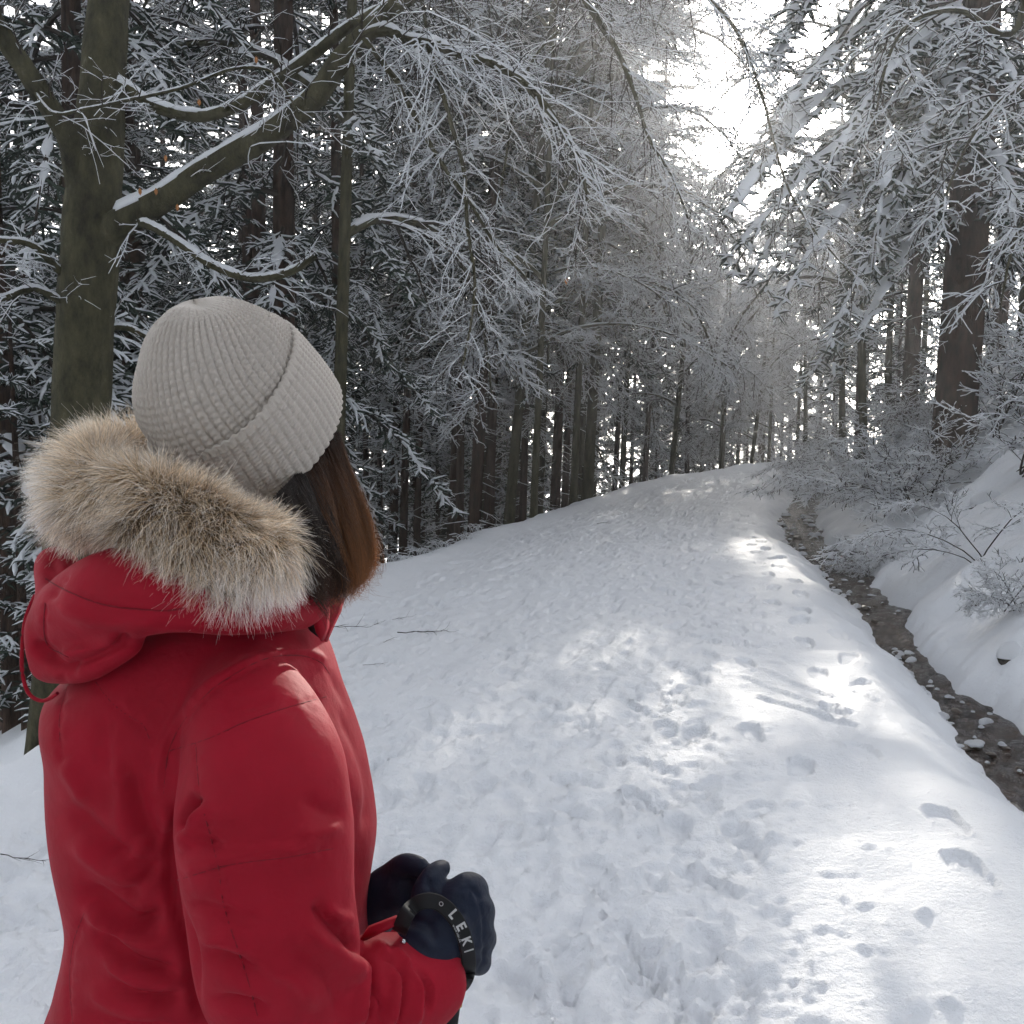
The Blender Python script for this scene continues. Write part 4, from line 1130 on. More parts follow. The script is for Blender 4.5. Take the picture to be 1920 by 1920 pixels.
M_EYE, nt, b = mat('eye_white', (0.7, 0.7, 0.68), 0.2, 0.5)
M_LIP, nt, b = mat('lips', (0.40, 0.14, 0.12), 0.5, 0.3)

FEET = np.array([PX(400, 960, YB)[0], YB + 0.02, 0.0])
person = empty('person', tuple(FEET), 'person in a red parka with fur trimmed hood and grey knitted hat, seen from behind', 'person')
def part(name, V, F4=None, F3=None, mats=(), smooth=True, parent=None, kind=None, label=None):
    o = link(name, mesh_data(name, np.asarray(V) - FEET, F4, F3, mats, smooth=smooth), parent or person)
    if kind: o['kind'] = kind
    if label: o['label'] = label
    return o

# ---- jacket: torso and sleeves in one continuous shell
torso = [(1120, 300, 560, .10), (1150, 270, 585, .13), (1185, 220, 602, .15), (1230, 165, 622, .165), (1290, 108, 645, .18), (1350, 96, 672, .19), (1420, 103, 694, .195), (1500, 114, 709, .195), (1570, 124, 716, .195), (1640, 133, 711, .195), (1700, 141, 705, .195),
         (1760, 134, 706, .197), (1830, 110, 714, .20), (1920, 82, 730, .205), (2030, 45, 752, .21), (2160, 10, 770, .215), (2220, 5, 772, .212)]
rings = []
ph = np.linspace(0, 2 * math.pi, 48, endpoint=False)
for py, xl, xr, rd in torso:
    c = PX((xl + xr) / 2, py, YB); hw = S((xr - xl) / 2, YB) * 0.985
    cx, sx = np.cos(ph), np.sin(ph)
    ex = 2 / 2.35
    rings.append(np.stack([c[0] + hw * np.sign(cx) * np.abs(cx) ** ex, c[1] + rd * np.sign(sx) * np.abs(sx) ** ex, np.full(48, c[2])], -1))
P_torso = loft(np.array(rings)[::-1])
sleeve_r = tubeP([(430, 1275, 1.26), (468, 1345, 1.15), (492, 1440, 1.095), (500, 1550, 1.07), (503, 1660, 1.06), (515, 1760, 1.06), (540, 1850, 1.07), (610, 1890, 1.09), (690, 1868, 1.12), (765, 1845, 1.15), (800, 1832, 1.165)],
                 [100, 132, 158, 168, 170, 166, 150, 128, 112, 103, 96], K=44, n=32)
sleeve_l = tubeP([(560, 1310, 1.44), (590, 1430, 1.48), (600, 1580, 1.49), (610, 1720, 1.47), (640, 1790, 1.44), (680, 1770, 1.40), (705, 1735, 1.37)], [80, 92, 95, 90, 80, 68, 58], K=30, n=24)
JV, JF = remesh([P_torso, sleeve_r, sleeve_l], 0.0050, 26)
# soften the joint of sleeve and body
px, py = to_px(JV)
folds = [
 # sleeve against body: deep crease, armpit
 ([(352, 1515), (338, 1548), (322, 1570), (318, 1640), (330, 1710), (352, 1775), (362, 1840), (376, 1925)], -11, 9, .08),
 ([(372, 1490), (352, 1525), (330, 1560)], -8, 12, .2), ([(300, 1500), (318, 1540), (322, 1572)], 5, 16, .3),
 ([(392, 1500), (366, 1545), (345, 1600)], 5, 13, .3),
 # armhole seam piping and yoke
 ([(612, 1262), (596, 1232), (558, 1219), (492, 1225), (417, 1263), (375, 1296), (333, 1346), (309, 1392), (300, 1438), (297, 1490)], 3.0, 9, .03),
 ([(618, 1266), (600, 1242), (558, 1230), (495, 1237), (425, 1274), (384, 1306), (344, 1354), (320, 1398), (311, 1440), (307, 1490)], -2.6, 4.5, .03),
 ([(317, 1408), (390, 1385), (458, 1354), (540, 1326), (612, 1306)], -1.6, 4, .05),
 ([(333, 1650), (417, 1625), (470, 1616), (542, 1607), (629, 1590)], -2.0, 5, .05), ([(333, 1638), (417, 1612), (542, 1595), (625, 1580)], 2.4, 14, .2),
 ([(367, 1392), (376, 1495), (408, 1620), (421, 1703), (462, 1828), (483, 1905)], -1.6, 4, .03),
 ([(617, 1257), (650, 1310), (682, 1380), (700, 1440)], -3, 8, .2), ([(640, 1320), (672, 1400), (690, 1490), (680, 1570)], -6, 10, .2),
 # back panel seams
 ([(125, 1290), (112, 1340), (110, 1390), (120, 1440)], -2.2, 5, .1), ([(158, 1712), (136, 1765), (128, 1820), (130, 1870), (136, 1930)], -2.8, 5, .1),
 ([(179, 1278), (208, 1316), (240, 1342), (267, 1358), (280, 1385)], -2.2, 6, .1),
 ([(312, 1590), (310, 1665), (328, 1735), (350, 1795), (356, 1860), (358, 1930)], -2, 5, .1),
 # soft diagonal folds of the back
 ([(120, 1500), (160, 1545), (233, 1600), (290, 1622)], -6, 20, .25), ([(130, 1560), (190, 1612), (260, 1650), (305, 1668)], 6, 20, .25),
 ([(140, 1650), (190, 1690), (240, 1725), (310, 1745)], -7, 18, .25), ([(150, 1700), (215, 1745), (280, 1765), (330, 1770)], 6, 14, .25),
 ([(165, 1745), (235, 1795), (300, 1815), (340, 1822)], -7, 13, .25), ([(180, 1790), (245, 1826), (320, 1842), (350, 1845)], 5, 12, .25),
 ([(200, 1835), (260, 1860), (350, 1868)], -6, 11, .25), ([(150, 1850), (230, 1885), (330, 1895)], 4, 13, .25), ([(140, 1890), (220, 1915), (340, 1925)], -4, 11, .25),
 ([(205, 1400), (225, 1470), (235, 1540), (260, 1590)], 4, 18, .3), ([(250, 1420), (262, 1500), (285, 1570), (300, 1610)], -4, 16, .3), ([(285, 1400), (280, 1450), (296, 1500)], -4, 11, .3),
 ([(115, 1420), (150, 1480), (165, 1520)], 4, 16, .3),
 # sleeve front folds and elbow
 ([(560, 1490), (610, 1520), (655, 1530)], -3, 14, .3), ([(545, 1560), (600, 1560), (650, 1545)], 3, 14, .3),
 ([(585, 1690), (620, 1730), (650, 1765), (668, 1800)], -8, 9, .2), ([(610, 1700), (640, 1722), (668, 1720)], 5, 10, .3), ([(560, 1730), (610, 1770), (650, 1810), (662, 1860)], 5, 12, .25),
 ([(520, 1770), (580, 1800), (625, 1850), (640, 1920)], -5, 11, .25), ([(480, 1800), (560, 1840), (600, 1900)], 4, 14, .3),
 # folds across the forearm
 ([(668, 1772), (690, 1810), (697, 1855), (690, 1925)], -9, 8, .12), ([(650, 1790), (672, 1830), (674, 1925)], 8, 10, .15),
 ([(700, 1765), (730, 1800), (742, 1840), (728, 1925)], 8, 9, .12), ([(715, 1790), (752, 1830), (756, 1865), (745, 1925)], -9, 7, .12),
 ([(730, 1775), (775, 1815), (790, 1850), (775, 1925)], 7, 8, .12), ([(765, 1800), (795, 1835), (806, 1860), (800, 1900)], -8, 6.5, .15), ([(690, 1840), (715, 1880), (712, 1925)], -6, 6.5, .2),
 # creases running out of the armpit and round the elbow
 ([(345, 1545), (385, 1575), (430, 1590)], -5, 8, .3), ([(345, 1530), (400, 1530), (450, 1545)], 4, 10, .3), ([(335, 1690), (390, 1700), (450, 1725), (500, 1730)], -4, 12, .3),
 ([(365, 1790), (430, 1800), (500, 1835)], -5, 12, .3), ([(360, 1760), (430, 1768), (490, 1790)], 4, 12, .3), ([(380, 1870), (450, 1875), (520, 1900)], -5, 12, .3),
 ([(290, 1560), (255, 1600), (215, 1630)], 5, 12, .3), ([(300, 1600), (270, 1650), (225, 1680)], -5, 12, .3), ([(305, 1690), (270, 1730), (200, 1760)], -5, 12, .3),
 ([(200, 1330), (190, 1400), (200, 1460)], -3, 14, .3), ([(420, 1300), (450, 1320), (520, 1300)], -2.5, 12, .3),
]
JV = sculpt(JV, JF, folds)
# broad, uneven padding
JN = vnormals(JV, JF)
pad = 0.0035 * np.sin(JV[:, 2] * 31 + 3.0 * np.sin(JV[:, 0] * 11 + JV[:, 1] * 7)) + 0.0025 * np.sin(JV[:, 0] * 47 + JV[:, 2] * 23 + 2 * np.sin(JV[:, 2] * 17))
JV = JV + JN * (pad * 0.7)[:, None]
JV = lap(JV, JF, 1, 0.25)
jacket = part('jacket', JV, JF, None, [M_RED])
bvh = None
def surf(pts, lift=0.0, K=60, tree=None):
    """points on the jacket where the sight lines of photo points meet it"""
    global bvh
    if tree is None:
        if bvh is None: bvh = BVHTree.FromPolygons([tuple(v) for v in JV], [tuple(f) for f in JF])
        tree = bvh
    pp = resample(pts, K) if len(pts) > 2 else np.linspace(pts[0], pts[1], K)
    out = []
    o = Vector((0, 0, CAM_Z))
    for p in pp:
        d = Vector(PX(p[0], p[1], 1.0) - np.array([0, 0, CAM_Z])).normalized()
        h, nn, i, dist = tree.ray_cast(o, d)
        if h is not None: out.append(np.array(h) + np.array(nn) * lift)
    return np.array(out)
def seam(pts, r=0.0010, m=None, name='seam', K=60, lift=-0.0007):
    Q = surf(pts, lift, K)
    if len(Q) < 4: return
    V, F, M = sweep(Q[None], np.full((1, len(Q)), r), ring_sect(5), [0] * 5)
    return part(name, V, F, None, [m or M_SEAM], parent=jacket)
for pts in [[(618, 1264), (600, 1241), (558, 1229), (495, 1236), (425, 1273), (384, 1305), (344, 1353), (320, 1397), (311, 1440), (307, 1488)],
            [(317, 1408), (390, 1385), (458, 1354), (540, 1326), (612, 1306)], [(333, 1650), (417, 1625), (470, 1616), (542, 1607), (625, 1591)],
            [(367, 1392), (376, 1495), (408, 1620), (421, 1703), (462, 1828), (483, 1905)], [(179, 1278), (208, 1316), (240, 1342), (267, 1358), (280, 1385)],
            [(125, 1290), (112, 1340), (112, 1390)], [(158, 1712), (138, 1765), (131, 1820), (132, 1870), (138, 1930)]]:
    seam(pts)
# cuff tab with snap on the sleeve
tabV = [(690, 1742, 1.12), (742, 1722, 1.125), (748, 1728, 1.125), (738, 1738, 1.12), (690, 1762, 1.115), (672, 1768, 1.118)]
A = np.array([PX(*p) for p in tabV]); Bk = A + np.array([0, 0.006, 0.001])
part('cuff_tab', np.concatenate([A, Bk]), None, [[0, 1, 5], [1, 4, 5], [1, 3, 4], [1, 2, 3], [11, 7, 6], [11, 10, 7], [10, 9, 7], [9, 8, 7]] + [t for i in range(6) for t in ([i, i + 6, (i + 1) % 6], [(i + 1) % 6, i + 6, (i + 1) % 6 + 6])], [M_RED], False, jacket)
q = surf([(755, 1768), (756, 1769)], 0.001, 2)
if len(q):
    bl = blob(0, 0, 1, 1, 1, 1)
    c0 = PX(0, 0, 1)
    part('snap_button', (bl[0] - c0) * np.array([1920, 1, 1920]) * np.array([.0038, .003, .0038]) + q[0], bl[1], bl[2], [M_METAL], True, jacket)

# ---- hood lying on the back
hood_parts = [tubeP([(560, 1120, 1.24), (450, 1130, 1.15), (330, 1110, 1.11), (225, 1115, 1.13), (150, 1150, 1.18), (118, 1185, 1.22)], [62, 62, 78, 92, 82, 66], K=34, n=28),
              tubeP([(105, 1060, 1.25), (120, 1120, 1.2), (105, 1185, 1.19), (100, 1235, 1.20)], [40, 52, 58, 46], K=18, n=22),
              tubeP([(95, 1240, 1.20), (160, 1235, 1.15), (230, 1195, 1.13)], [42, 46, 44], K=16, n=20)]
HV, HF = remesh(hood_parts, 0.0042, 6)
HV = sculpt(HV, HF, [
 ([(85, 1085), (130, 1110), (200, 1135), (300, 1145), (345, 1140)], -3.5, 6, .1), ([(90, 1120), (150, 1152), (230, 1165), (320, 1160)], 3, 16, .2),
 ([(85, 1130), (82, 1180), (90, 1210), (112, 1224)], -3, 5, .1), ([(112, 1224), (150, 1222), (200, 1205), (228, 1190)], 5, 13, .2),
 ([(110, 1245), (160, 1240), (215, 1212), (250, 1190)], -8, 11, .15), ([(112, 1262), (118, 1278), (135, 1290)], -3, 5, .2),
 ([(60, 1200), (110, 1250), (150, 1262)], -6, 12, .2), ([(90, 1040), (110, 1075), (130, 1090)], -5, 11, .2),
 ([(78, 1060), (100, 1095), (92, 1130)], -5, 10, .2)])
hood = part('hood', HV, HF, None, [M_RED])
hb = BVHTree.FromPolygons([tuple(v) for v in HV], [tuple(f) for f in HF])
for pts in [[(85, 1085), (130, 1110), (200, 1135), (300, 1145), (345, 1140)], [(85, 1130), (82, 1180), (90, 1210), (112, 1224), (128, 1232)]]:
    Q = surf(pts, -0.0003, 50, hb)
    if len(Q) > 4:
        V, F, M = sweep(Q[None], np.full((1, len(Q)), 0.0011), ring_sect(5), [0] * 5); part('seam', V, F, None, [M_SEAM], parent=hood)
Q = resample([PX(66, 1115, 1.2), PX(48, 1160, 1.19), PX(42, 1210, 1.19), PX(42, 1262, 1.19), PX(54, 1300, 1.185), PX(80, 1314, 1.18), PX(108, 1300, 1.17)], 40)
V, F, M = sweep(Q[None], np.full((1, 40), 0.0024), ring_sect(7), [0] * 7); part('drawstring', V, F, None, [M_RED], parent=hood)
# collar flap at the throat
def flap(name, pts, Y, th, m):
    A = np.array([PX(x, y, Y + 0.0006 * (x - 590)) for x, y in pts]); n_ = len(A); B_ = A + np.array([0.002, th, 0])
    c = A.mean(0)
    A2 = np.concatenate([A, B_, [c - np.array([0, 0.003, 0])], [c + np.array([0, th, 0])]])
    i_ = np.arange(n_); j_ = (i_ + 1) % n_
    F3 = np.concatenate([np.stack([i_, j_, np.full(n_, 2 * n_)], -1), np.stack([j_ + n_, i_ + n_, np.full(n_, 2 * n_ + 1)], -1), np.stack([i_, i_ + n_, j_], -1), np.stack([j_, i_ + n_, j_ + n_], -1)])
    return part(name, A2, None, F3, [m], False, jacket)
flap('collar', [(578, 1092), (590, 1080), (601, 1085), (609, 1115), (613, 1150), (611, 1180), (602, 1203), (592, 1185), (583, 1150)], 1.235, 0.012, M_RED)
flap('collar_lining', [(556, 1085), (580, 1080), (588, 1110), (592, 1150), (598, 1196), (580, 1182), (562, 1150)], 1.252, 0.012, M_BLACKF)
flap('collar_front', [(596, 1110), (640, 1125), (634, 1150), (622, 1175), (606, 1212), (596, 1200)], 1.30, 0.014, M_RED)

# ---- body: head, neck, trunk and legs, one continuous skin (mostly under the clothes)
FD = norm(np.array([0.63, 0.77, 0.0])); UPD = np.array([0, 0, 1.0]); RT = np.cross(FD, UPD)
HC = PX(448, 770, YB + 0.01)
def ell(c, ax, r, n=18, k=24):
    th = np.linspace(0.04, math.pi - 0.04, n); ph = np.linspace(0, 2 * math.pi, k, endpoint=False)
    L_ = np.stack([np.sin(th)[:, None] * np.cos(ph) * r[0], np.sin(th)[:, None] * np.sin(ph) * r[1], np.cos(th)[:, None] * r[2] + 0 * ph], -1)
    return loft((L_ @ np.asarray(ax) + np.asarray(c))[:, ::-1])
AX = np.array([FD, RT, UPD])
def limb3(pts, rr, K=16, n=16):
    W = resample(pts, K); R = np.interp(np.linspace(0, 1, K), np.linspace(0, 1, len(rr)), rr)
    return loft(pt_rings(W, R, n))
TC = np.array([FEET[0], FEET[1], 0])
body = [ell(HC, AX, (.092, .075, .108)), ell(HC + FD * .03 - UPD * .06, AX, (.062, .058, .062)), ell(HC + FD * .095 - UPD * .012, AX, (.016, .012, .024)),
        ell(HC + FD * .075 - UPD * .062, AX, (.020, .026, .013)), ell(HC + FD * .078 - UPD * .098, AX, (.016, .022, .016)),
        ell(HC + RT * .078 - UPD * .01, AX, (.016, .010, .030)), ell(HC - RT * .078 - UPD * .01, AX, (.016, .010, .030)),
        limb3([HC - UPD * .04, HC - UPD * .14 - FD * .015, [TC[0], TC[1], 1.22]], [.055, .052, .08]),
        limb3([[TC[0], TC[1], 1.24], [TC[0], TC[1], 1.1], [TC[0], TC[1], .95], [TC[0], TC[1], .82]], [.10, .135, .12, .135])]
HIP = {}
for s in (1, -1):
    hp = TC + RT * 0.085 * s
    HIP[s] = hp
    body.append(limb3([hp + [0, 0, .86], hp + [0, 0, .65], hp + FD * .015 + [0, 0, .47], hp + [0, 0, .3], hp - FD * .01 + [0, 0, .09]], [.085, .075, .055, .055, .038]))
BV, BF = remesh(body, 0.0105, 2)
body_o = part('body', BV, BF, None, [M_SKIN])
for s in (1, -1):
    V_, F4, F3 = ell(HC + FD * .080 + RT * .033 * s + UPD * .012, AX, (.008, .012, .008), 10, 12)
    part('eye', V_, F4, F3, [M_EYE], parent=body_o)
    V_, F4, F3 = ell(HC + FD * .0865 + RT * .034 * s + UPD * .012, AX, (.003, .0045, .0045), 8, 10)
    part('iris', V_, F4, F3, [M_BLACKF], parent=body_o)
    V_, F4, F3 = ell(HC + FD * .084 + RT * .034 * s + UPD * .031, AX, (.006, .018, .0035), 8, 10)
    part('eyebrow', V_, F4, F3, [M_HAIRBASE], parent=body_o)
V_, F4, F3 = ell(HC + FD * .093 - UPD * .062, AX, (.006, .022, .007), 10, 14); part('lips', V_, F4, F3, [M_LIP], parent=body_o)
leg_parts = [limb3([TC + [0, 0, .95], TC + [0, 0, .80]], [.16, .15])] + [limb3([HIP[s] + [0, 0, .88], HIP[s] + [0, 0, .65], HIP[s] + FD * .015 + [0, 0, .45], HIP[s] + [0, 0, .26], HIP[s] + [0, 0, .09]], [.10, .095, .078, .074, .07]) for s in (1, -1)]
TV, TF = remesh(leg_parts, 0.013, 3)
part('trousers', TV, TF, None, [M_BLACKF])
gz0 = gz_at(FEET[0], FEET[1]) if 'gz_at' in globals() else 0.0
M_BOOT, nt, b = mat('brown_boot_leather', (0.05, 0.03, 0.02), 0.6, 0.3)
for s in (1, -1):
    hp = HIP[s]
    bv, bf = remesh([limb3([hp + [0, 0, .20], hp + [0, 0, .04]], [.062, .058]), limb3([hp - FD * .06 + [0, 0, .04], hp + FD * .06 + [0, 0, .04], hp + FD * .19 + [0, 0, .03]], [.042, .048, .036])], 0.008, 3)
    bv[:, 2] = np.maximum(bv[:, 2], -0.012 + gz0)
    part('boot', bv, bf, None, [M_BOOT])

# ---- knitted hat: dome and turned up cuff with real ribs and stitches
HY = 1.285
hc = PX(408, 730, HY); hr = S(163, HY)
hn = norm(np.array([-0.43, -0.62, 0.655])); he1 = norm(np.array([0.79, 0, 0.61])); he1 = norm(he1 - hn * (he1 @ hn)); he2 = np.cross(hn, he1)
NR = 60
def knit(u, s, nr, a=0.0045, stitch=0.0062):
    """u: angle/2pi, s: metres along the rib"""
    f = (u * nr) % 1.0
    x = np.abs(f - 0.5) * 2
    rib = 1 - x ** 3.2
    ph = (s / stitch + 0.35 * x)
    st = 0.5 + 0.5 * np.cos(2 * math.pi * ph)
    return a * rib * (0.60 + 0.40 * np.sqrt(st)) + 0.0005 * st
nu, nvv = NR * 8, 200
u = np.arange(nu) / nu; phi = u * 2 * math.pi
th = np.linspace(-0.62, math.pi / 2 - 0.004, nvv)
U, TH = np.meshgrid(u, th); PHI = U * 2 * math.pi
s = TH * hr
kn = knit(U, s, NR) * (1 - sstep(0.95, 1.15, TH)) + knit(U + 0.5 / NR, s, NR // 2, 0.0030) * sstep(0.95, 1.15, TH) * (1 - sstep(1.12, 1.38, TH))
rad = hr * np.cos(np.maximum(TH, 0)) * (1 - 0.06 * np.maximum(-TH, 0)) 
hgt = hr * np.where(TH > 0, np.sin(TH), TH)
lum = 0.0035 * np.sin(3 * PHI + 1.2) * np.cos(TH) + 0.0028 * np.sin(5 * PHI - 2 * TH * 3) * np.cos(TH) + 0.003 * np.sin(2 * PHI + 5 * TH)
DN = (np.cos(PHI)[..., None] * he1 + np.sin(PHI)[..., None] * he2)
nrm = norm(DN * np.cos(TH)[..., None] + hn * np.sin(np.maximum(TH, 0))[..., None])
HP = hc + DN * rad[..., None] + hn * hgt[..., None] + nrm * (kn + lum)[..., None]
# the crown sits higher than the tilt of the cuff: ribs of the near side run almost upright
pn = norm(np.array([-0.17, -0.27, 0.945])); axr = norm(np.cross(hn, pn)); alr = math.acos(float(hn @ pn))
aa = (alr * sstep(-0.15, 1.25, TH))[..., None]
rel = HP - hc
HP = hc + rel * np.cos(aa) + np.cross(np.broadcast_to(axr, rel.shape), rel) * np.sin(aa) + axr * (rel @ axr)[..., None] * (1 - np.cos(aa))
# slack at the back: the dome sags and flattens on the left, a blunt corner on top
dx = HP - hc
left = np.clip(-dx[..., 0] / hr, 0, 1)
HP[..., 0] += left ** 2 * 0.14 * hr
cor = np.exp(-((dx[..., 0] / hr + 0.55) / 0.32) ** 2 - ((dx[..., 2] / hr - 0.78) / 0.32) ** 2)
HP[..., 2] += cor * 0.05 * hr; HP[..., 0] += cor * 0.04 * hr
idx = np.arange(nu * nvv).reshape(nvv, nu); nx_ = np.roll(idx, -1, 1)
F4 = np.stack([idx[:-1], nx_[:-1], nx_[1:], idx[1:]], -1).reshape(-1, 4)
hat = part('knitted_hat', HP.reshape(-1, 3), F4, None, [M_KNIT])
# cuff: folded band, outer face, rolled upper edge and inner face
ch = S(150, HY)
prof = [(-ch, hr * 1.00, 0), (-ch * 1.02, hr * 1.035, 0), (-ch * 0.985, hr * 1.065, 0)] + [(-ch + ch * t, hr * (1.085 + 0.035 * math.sin(math.pi * min(t * 1.1, 1)) - 0.005 * t), 1) for t in np.linspace(0.02, 0.97, 76)] + [(0.0035, hr * 1.07, 1), (0.0050, hr * 1.05, .6), (0.002, hr * 1.03, 0), (-0.006, hr * 1.0, 0)]
prof = np.array(prof); npf = len(prof)
U, Hh = np.meshgrid(u, prof[:, 0]); PHI = U * 2 * math.pi
rad = np.repeat(prof[:, 1][:, None], nu, 1); wt = prof[:, 2][:, None]
shear = -0.9 * (Hh / ch) / NR * 1.4
kn = knit(U + shear, Hh, NR, 0.0034, 0.0052) * wt
edgew = 0.0025 * np.sin(PHI * 4 + 1) * np.exp(-((Hh) / 0.03) ** 2) + 0.002 * np.sin(PHI * 3)
DN = (np.cos(PHI)[..., None] * he1 + np.sin(PHI)[..., None] * he2)
# the cuff rides a little lower at the back than the dome axis suggests
CPt = hc + DN * (rad + kn + edgew)[..., None] + hn * (Hh + 0.0016 * np.cos(PHI * NR) * np.exp(-((Hh) / 0.006) ** 2))[..., None]
dx = CPt - hc
left = np.clip(-dx[..., 0] / hr, 0, 1); CPt[..., 0] += left ** 2 * 0.14 * hr
idx = np.arange(nu * npf).reshape(npf, nu); nx_ = np.roll(idx, -1, 1)
part('hat_cuff', CPt.reshape(-1, 3), np.stack([idx[:-1], nx_[:-1], nx_[1:], idx[1:]], -1).reshape(-1, 4), None, [M_KNIT], parent=hat)

# ---- strands (fur and hair) as curves
def strands(name, P, rad, m, parent, tip=0.25):
    N, K, _ = P.shape
    cu = bpy.data.hair_curves.new(name)
    cu.add_curves([K] * N)
    cu.attributes['position'].data.foreach_set('vector', (P - FEET).astype(np.float32).ravel())
    ra = cu.attributes.get('radius') or cu.attributes.new('radius', 'FLOAT', 'POINT')
    rr = (np.linspace(1, tip, K)[None] * np.broadcast_to(np.asarray(rad).reshape(-1, 1), (N, 1))).astype(np.float32)
    ra.data.foreach_set('value', rr.ravel())
    cu.materials.append(m)
    o = bpy.data.objects.new(name, cu); COL.objects.link(o); o.parent = parent
    o['kind'] = 'stuff'
    return o
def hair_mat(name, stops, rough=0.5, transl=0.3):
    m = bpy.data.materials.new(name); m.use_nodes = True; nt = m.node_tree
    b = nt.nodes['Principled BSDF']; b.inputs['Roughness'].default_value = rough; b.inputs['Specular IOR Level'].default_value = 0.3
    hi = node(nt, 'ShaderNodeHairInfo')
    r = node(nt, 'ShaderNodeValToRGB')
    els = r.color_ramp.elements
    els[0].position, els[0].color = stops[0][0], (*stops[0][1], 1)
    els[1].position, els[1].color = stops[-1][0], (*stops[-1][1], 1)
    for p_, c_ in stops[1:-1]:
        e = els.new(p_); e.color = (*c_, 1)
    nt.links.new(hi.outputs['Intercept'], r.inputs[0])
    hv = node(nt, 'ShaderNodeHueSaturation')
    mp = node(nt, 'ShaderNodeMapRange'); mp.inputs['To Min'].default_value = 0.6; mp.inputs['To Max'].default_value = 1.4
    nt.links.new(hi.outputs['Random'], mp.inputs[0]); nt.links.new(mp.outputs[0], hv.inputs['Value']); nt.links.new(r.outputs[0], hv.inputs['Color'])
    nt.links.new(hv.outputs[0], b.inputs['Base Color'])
    tl = node(nt, 'ShaderNodeBsdfTranslucent'); nt.links.new(hv.outputs[0], tl.inputs[0])
    mx = node(nt, 'ShaderNodeMixShader'); mx.inputs[0].default_value = transl
    nt.links.new(b.outputs[0], mx.inputs[1]); nt.links.new(tl.outputs[0], mx.inputs[2])
    nt.links.new(mx.outputs[0], nt.nodes['Material Output'].inputs[0])
    return m
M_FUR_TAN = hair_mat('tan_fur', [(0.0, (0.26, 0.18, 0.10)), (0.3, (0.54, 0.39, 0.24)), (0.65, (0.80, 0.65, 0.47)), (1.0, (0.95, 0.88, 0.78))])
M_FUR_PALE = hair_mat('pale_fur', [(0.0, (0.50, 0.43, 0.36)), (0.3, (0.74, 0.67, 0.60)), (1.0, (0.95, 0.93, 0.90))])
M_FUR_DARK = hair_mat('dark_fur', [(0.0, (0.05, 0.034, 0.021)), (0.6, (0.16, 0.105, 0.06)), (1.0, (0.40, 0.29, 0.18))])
M_FURBASE, nt, b = mat('fur_skin', (0.12, 0.085, 0.055), 0.9, 0.05)
fur_pts = [(575, 1040, 1.34), (530, 1035, 1.25), (482, 1040, 1.165), (425, 1038, 1.115), (350, 985, 1.10), (255, 945, 1.13), (172, 930, 1.19), (158, 900, 1.28), (215, 860, 1.36), (330, 870, 1.42)]
fur_r = [28, 42, 70, 84, 66, 60, 62, 55, 46, 38]
Vf, F4, F3 = tubeP(fur_pts, fur_r, K=60, n=28)
ruff = part('fur_ruff', Vf, F4, F3, [M_FURBASE])
KW = resample([PX(*p) for p in fur_pts], 200)
KY = resample(np.array([[p[2]] for p in fur_pts]), 200)[:, 0]
KR = np.interp(np.linspace(0, 1, 200), np.linspace(0, 1, len(fur_r)), fur_r) / 1920 * KY
Tk, Sk, Uk = frames(KW[None]); Tk, Sk, Uk = Tk[0], Sk[0], Uk[0]
def fur(n, lo, hi, jit):
    i = PR.integers(0, 200, n); a = PR.uniform(0, 2 * math.pi, n)
    nr_ = Sk[i] * np.cos(a)[:, None] + Uk[i] * np.sin(a)[:, None]
    root = KW[i] + nr_ * KR[i][:, None] + Tk[i] * PR.normal(0, 0.003, n)[:, None]
    # the pile is combed outward and down over the roll
    cen = np.array([PX(420, 930, 1.3)])
    out = norm(root - cen) * np.array([1, 1, 0.35])
    flow = norm(out + np.array([0, 0, -0.55]))
    flow = flow - nr_ * (flow * nr_).sum(-1, keepdims=True)
    # clumps share a lean
    q = np.floor(root * 95).astype(np.int64)
    hsh = (q[:, 0] * 73856093 ^ q[:, 1] * 19349663 ^ q[:, 2] * 83492791) & 0xffff
    cl = np.stack([np.sin(hsh * 1.3), np.sin(hsh * 2.1 + 1), np.sin(hsh * 3.7 + 2)], -1)
    sw = np.stack([np.sin(root[:, 0] * 61 + 2 * np.sin(root[:, 2] * 47)), np.sin(root[:, 1] * 53 + root[:, 0] * 31), np.sin(root[:, 2] * 58 + 2 * np.sin(root[:, 0] * 39) + 1)], -1)
    d = norm(nr_ * 0.85 + flow * 0.75 + sw * 0.38 + cl * 0.42 + PR.normal(0, jit, (n, 3)))
    L = PR.uniform(lo, hi, n) * (1 + 0.28 * np.sin(root[:, 0] * 43 + 1.7 * np.sin(root[:, 2] * 37)) * np.cos(root[:, 2] * 51)) * np.where(PR.random(n) < 0.06, 1.35, 1)
    K = 6; P = np.empty((n, K, 3)); P[:, 0] = root
    for k in range(1, K):
        P[:, k] = P[:, k - 1] + d * (L / (K - 1))[:, None]
        d = norm(d + flow * 0.10 + np.array([0, 0, -0.07]) + PR.normal(0, 0.09, (n, 3)))
    return P, root, i, a
P, root, i, a = fur(76000, 0.015, 0.042, 0.26)
rpx, rpy = to_px(root)
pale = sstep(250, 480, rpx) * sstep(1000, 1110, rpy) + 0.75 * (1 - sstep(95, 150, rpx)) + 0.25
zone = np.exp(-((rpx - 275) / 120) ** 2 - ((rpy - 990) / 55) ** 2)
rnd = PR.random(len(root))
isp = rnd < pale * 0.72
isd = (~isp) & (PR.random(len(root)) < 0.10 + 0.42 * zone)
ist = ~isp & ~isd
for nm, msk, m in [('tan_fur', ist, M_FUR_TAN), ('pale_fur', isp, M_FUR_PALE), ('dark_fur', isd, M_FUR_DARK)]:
    strands(nm, P[msk], PR.uniform(0.00014, 0.00026, int(msk.sum())), m, ruff)

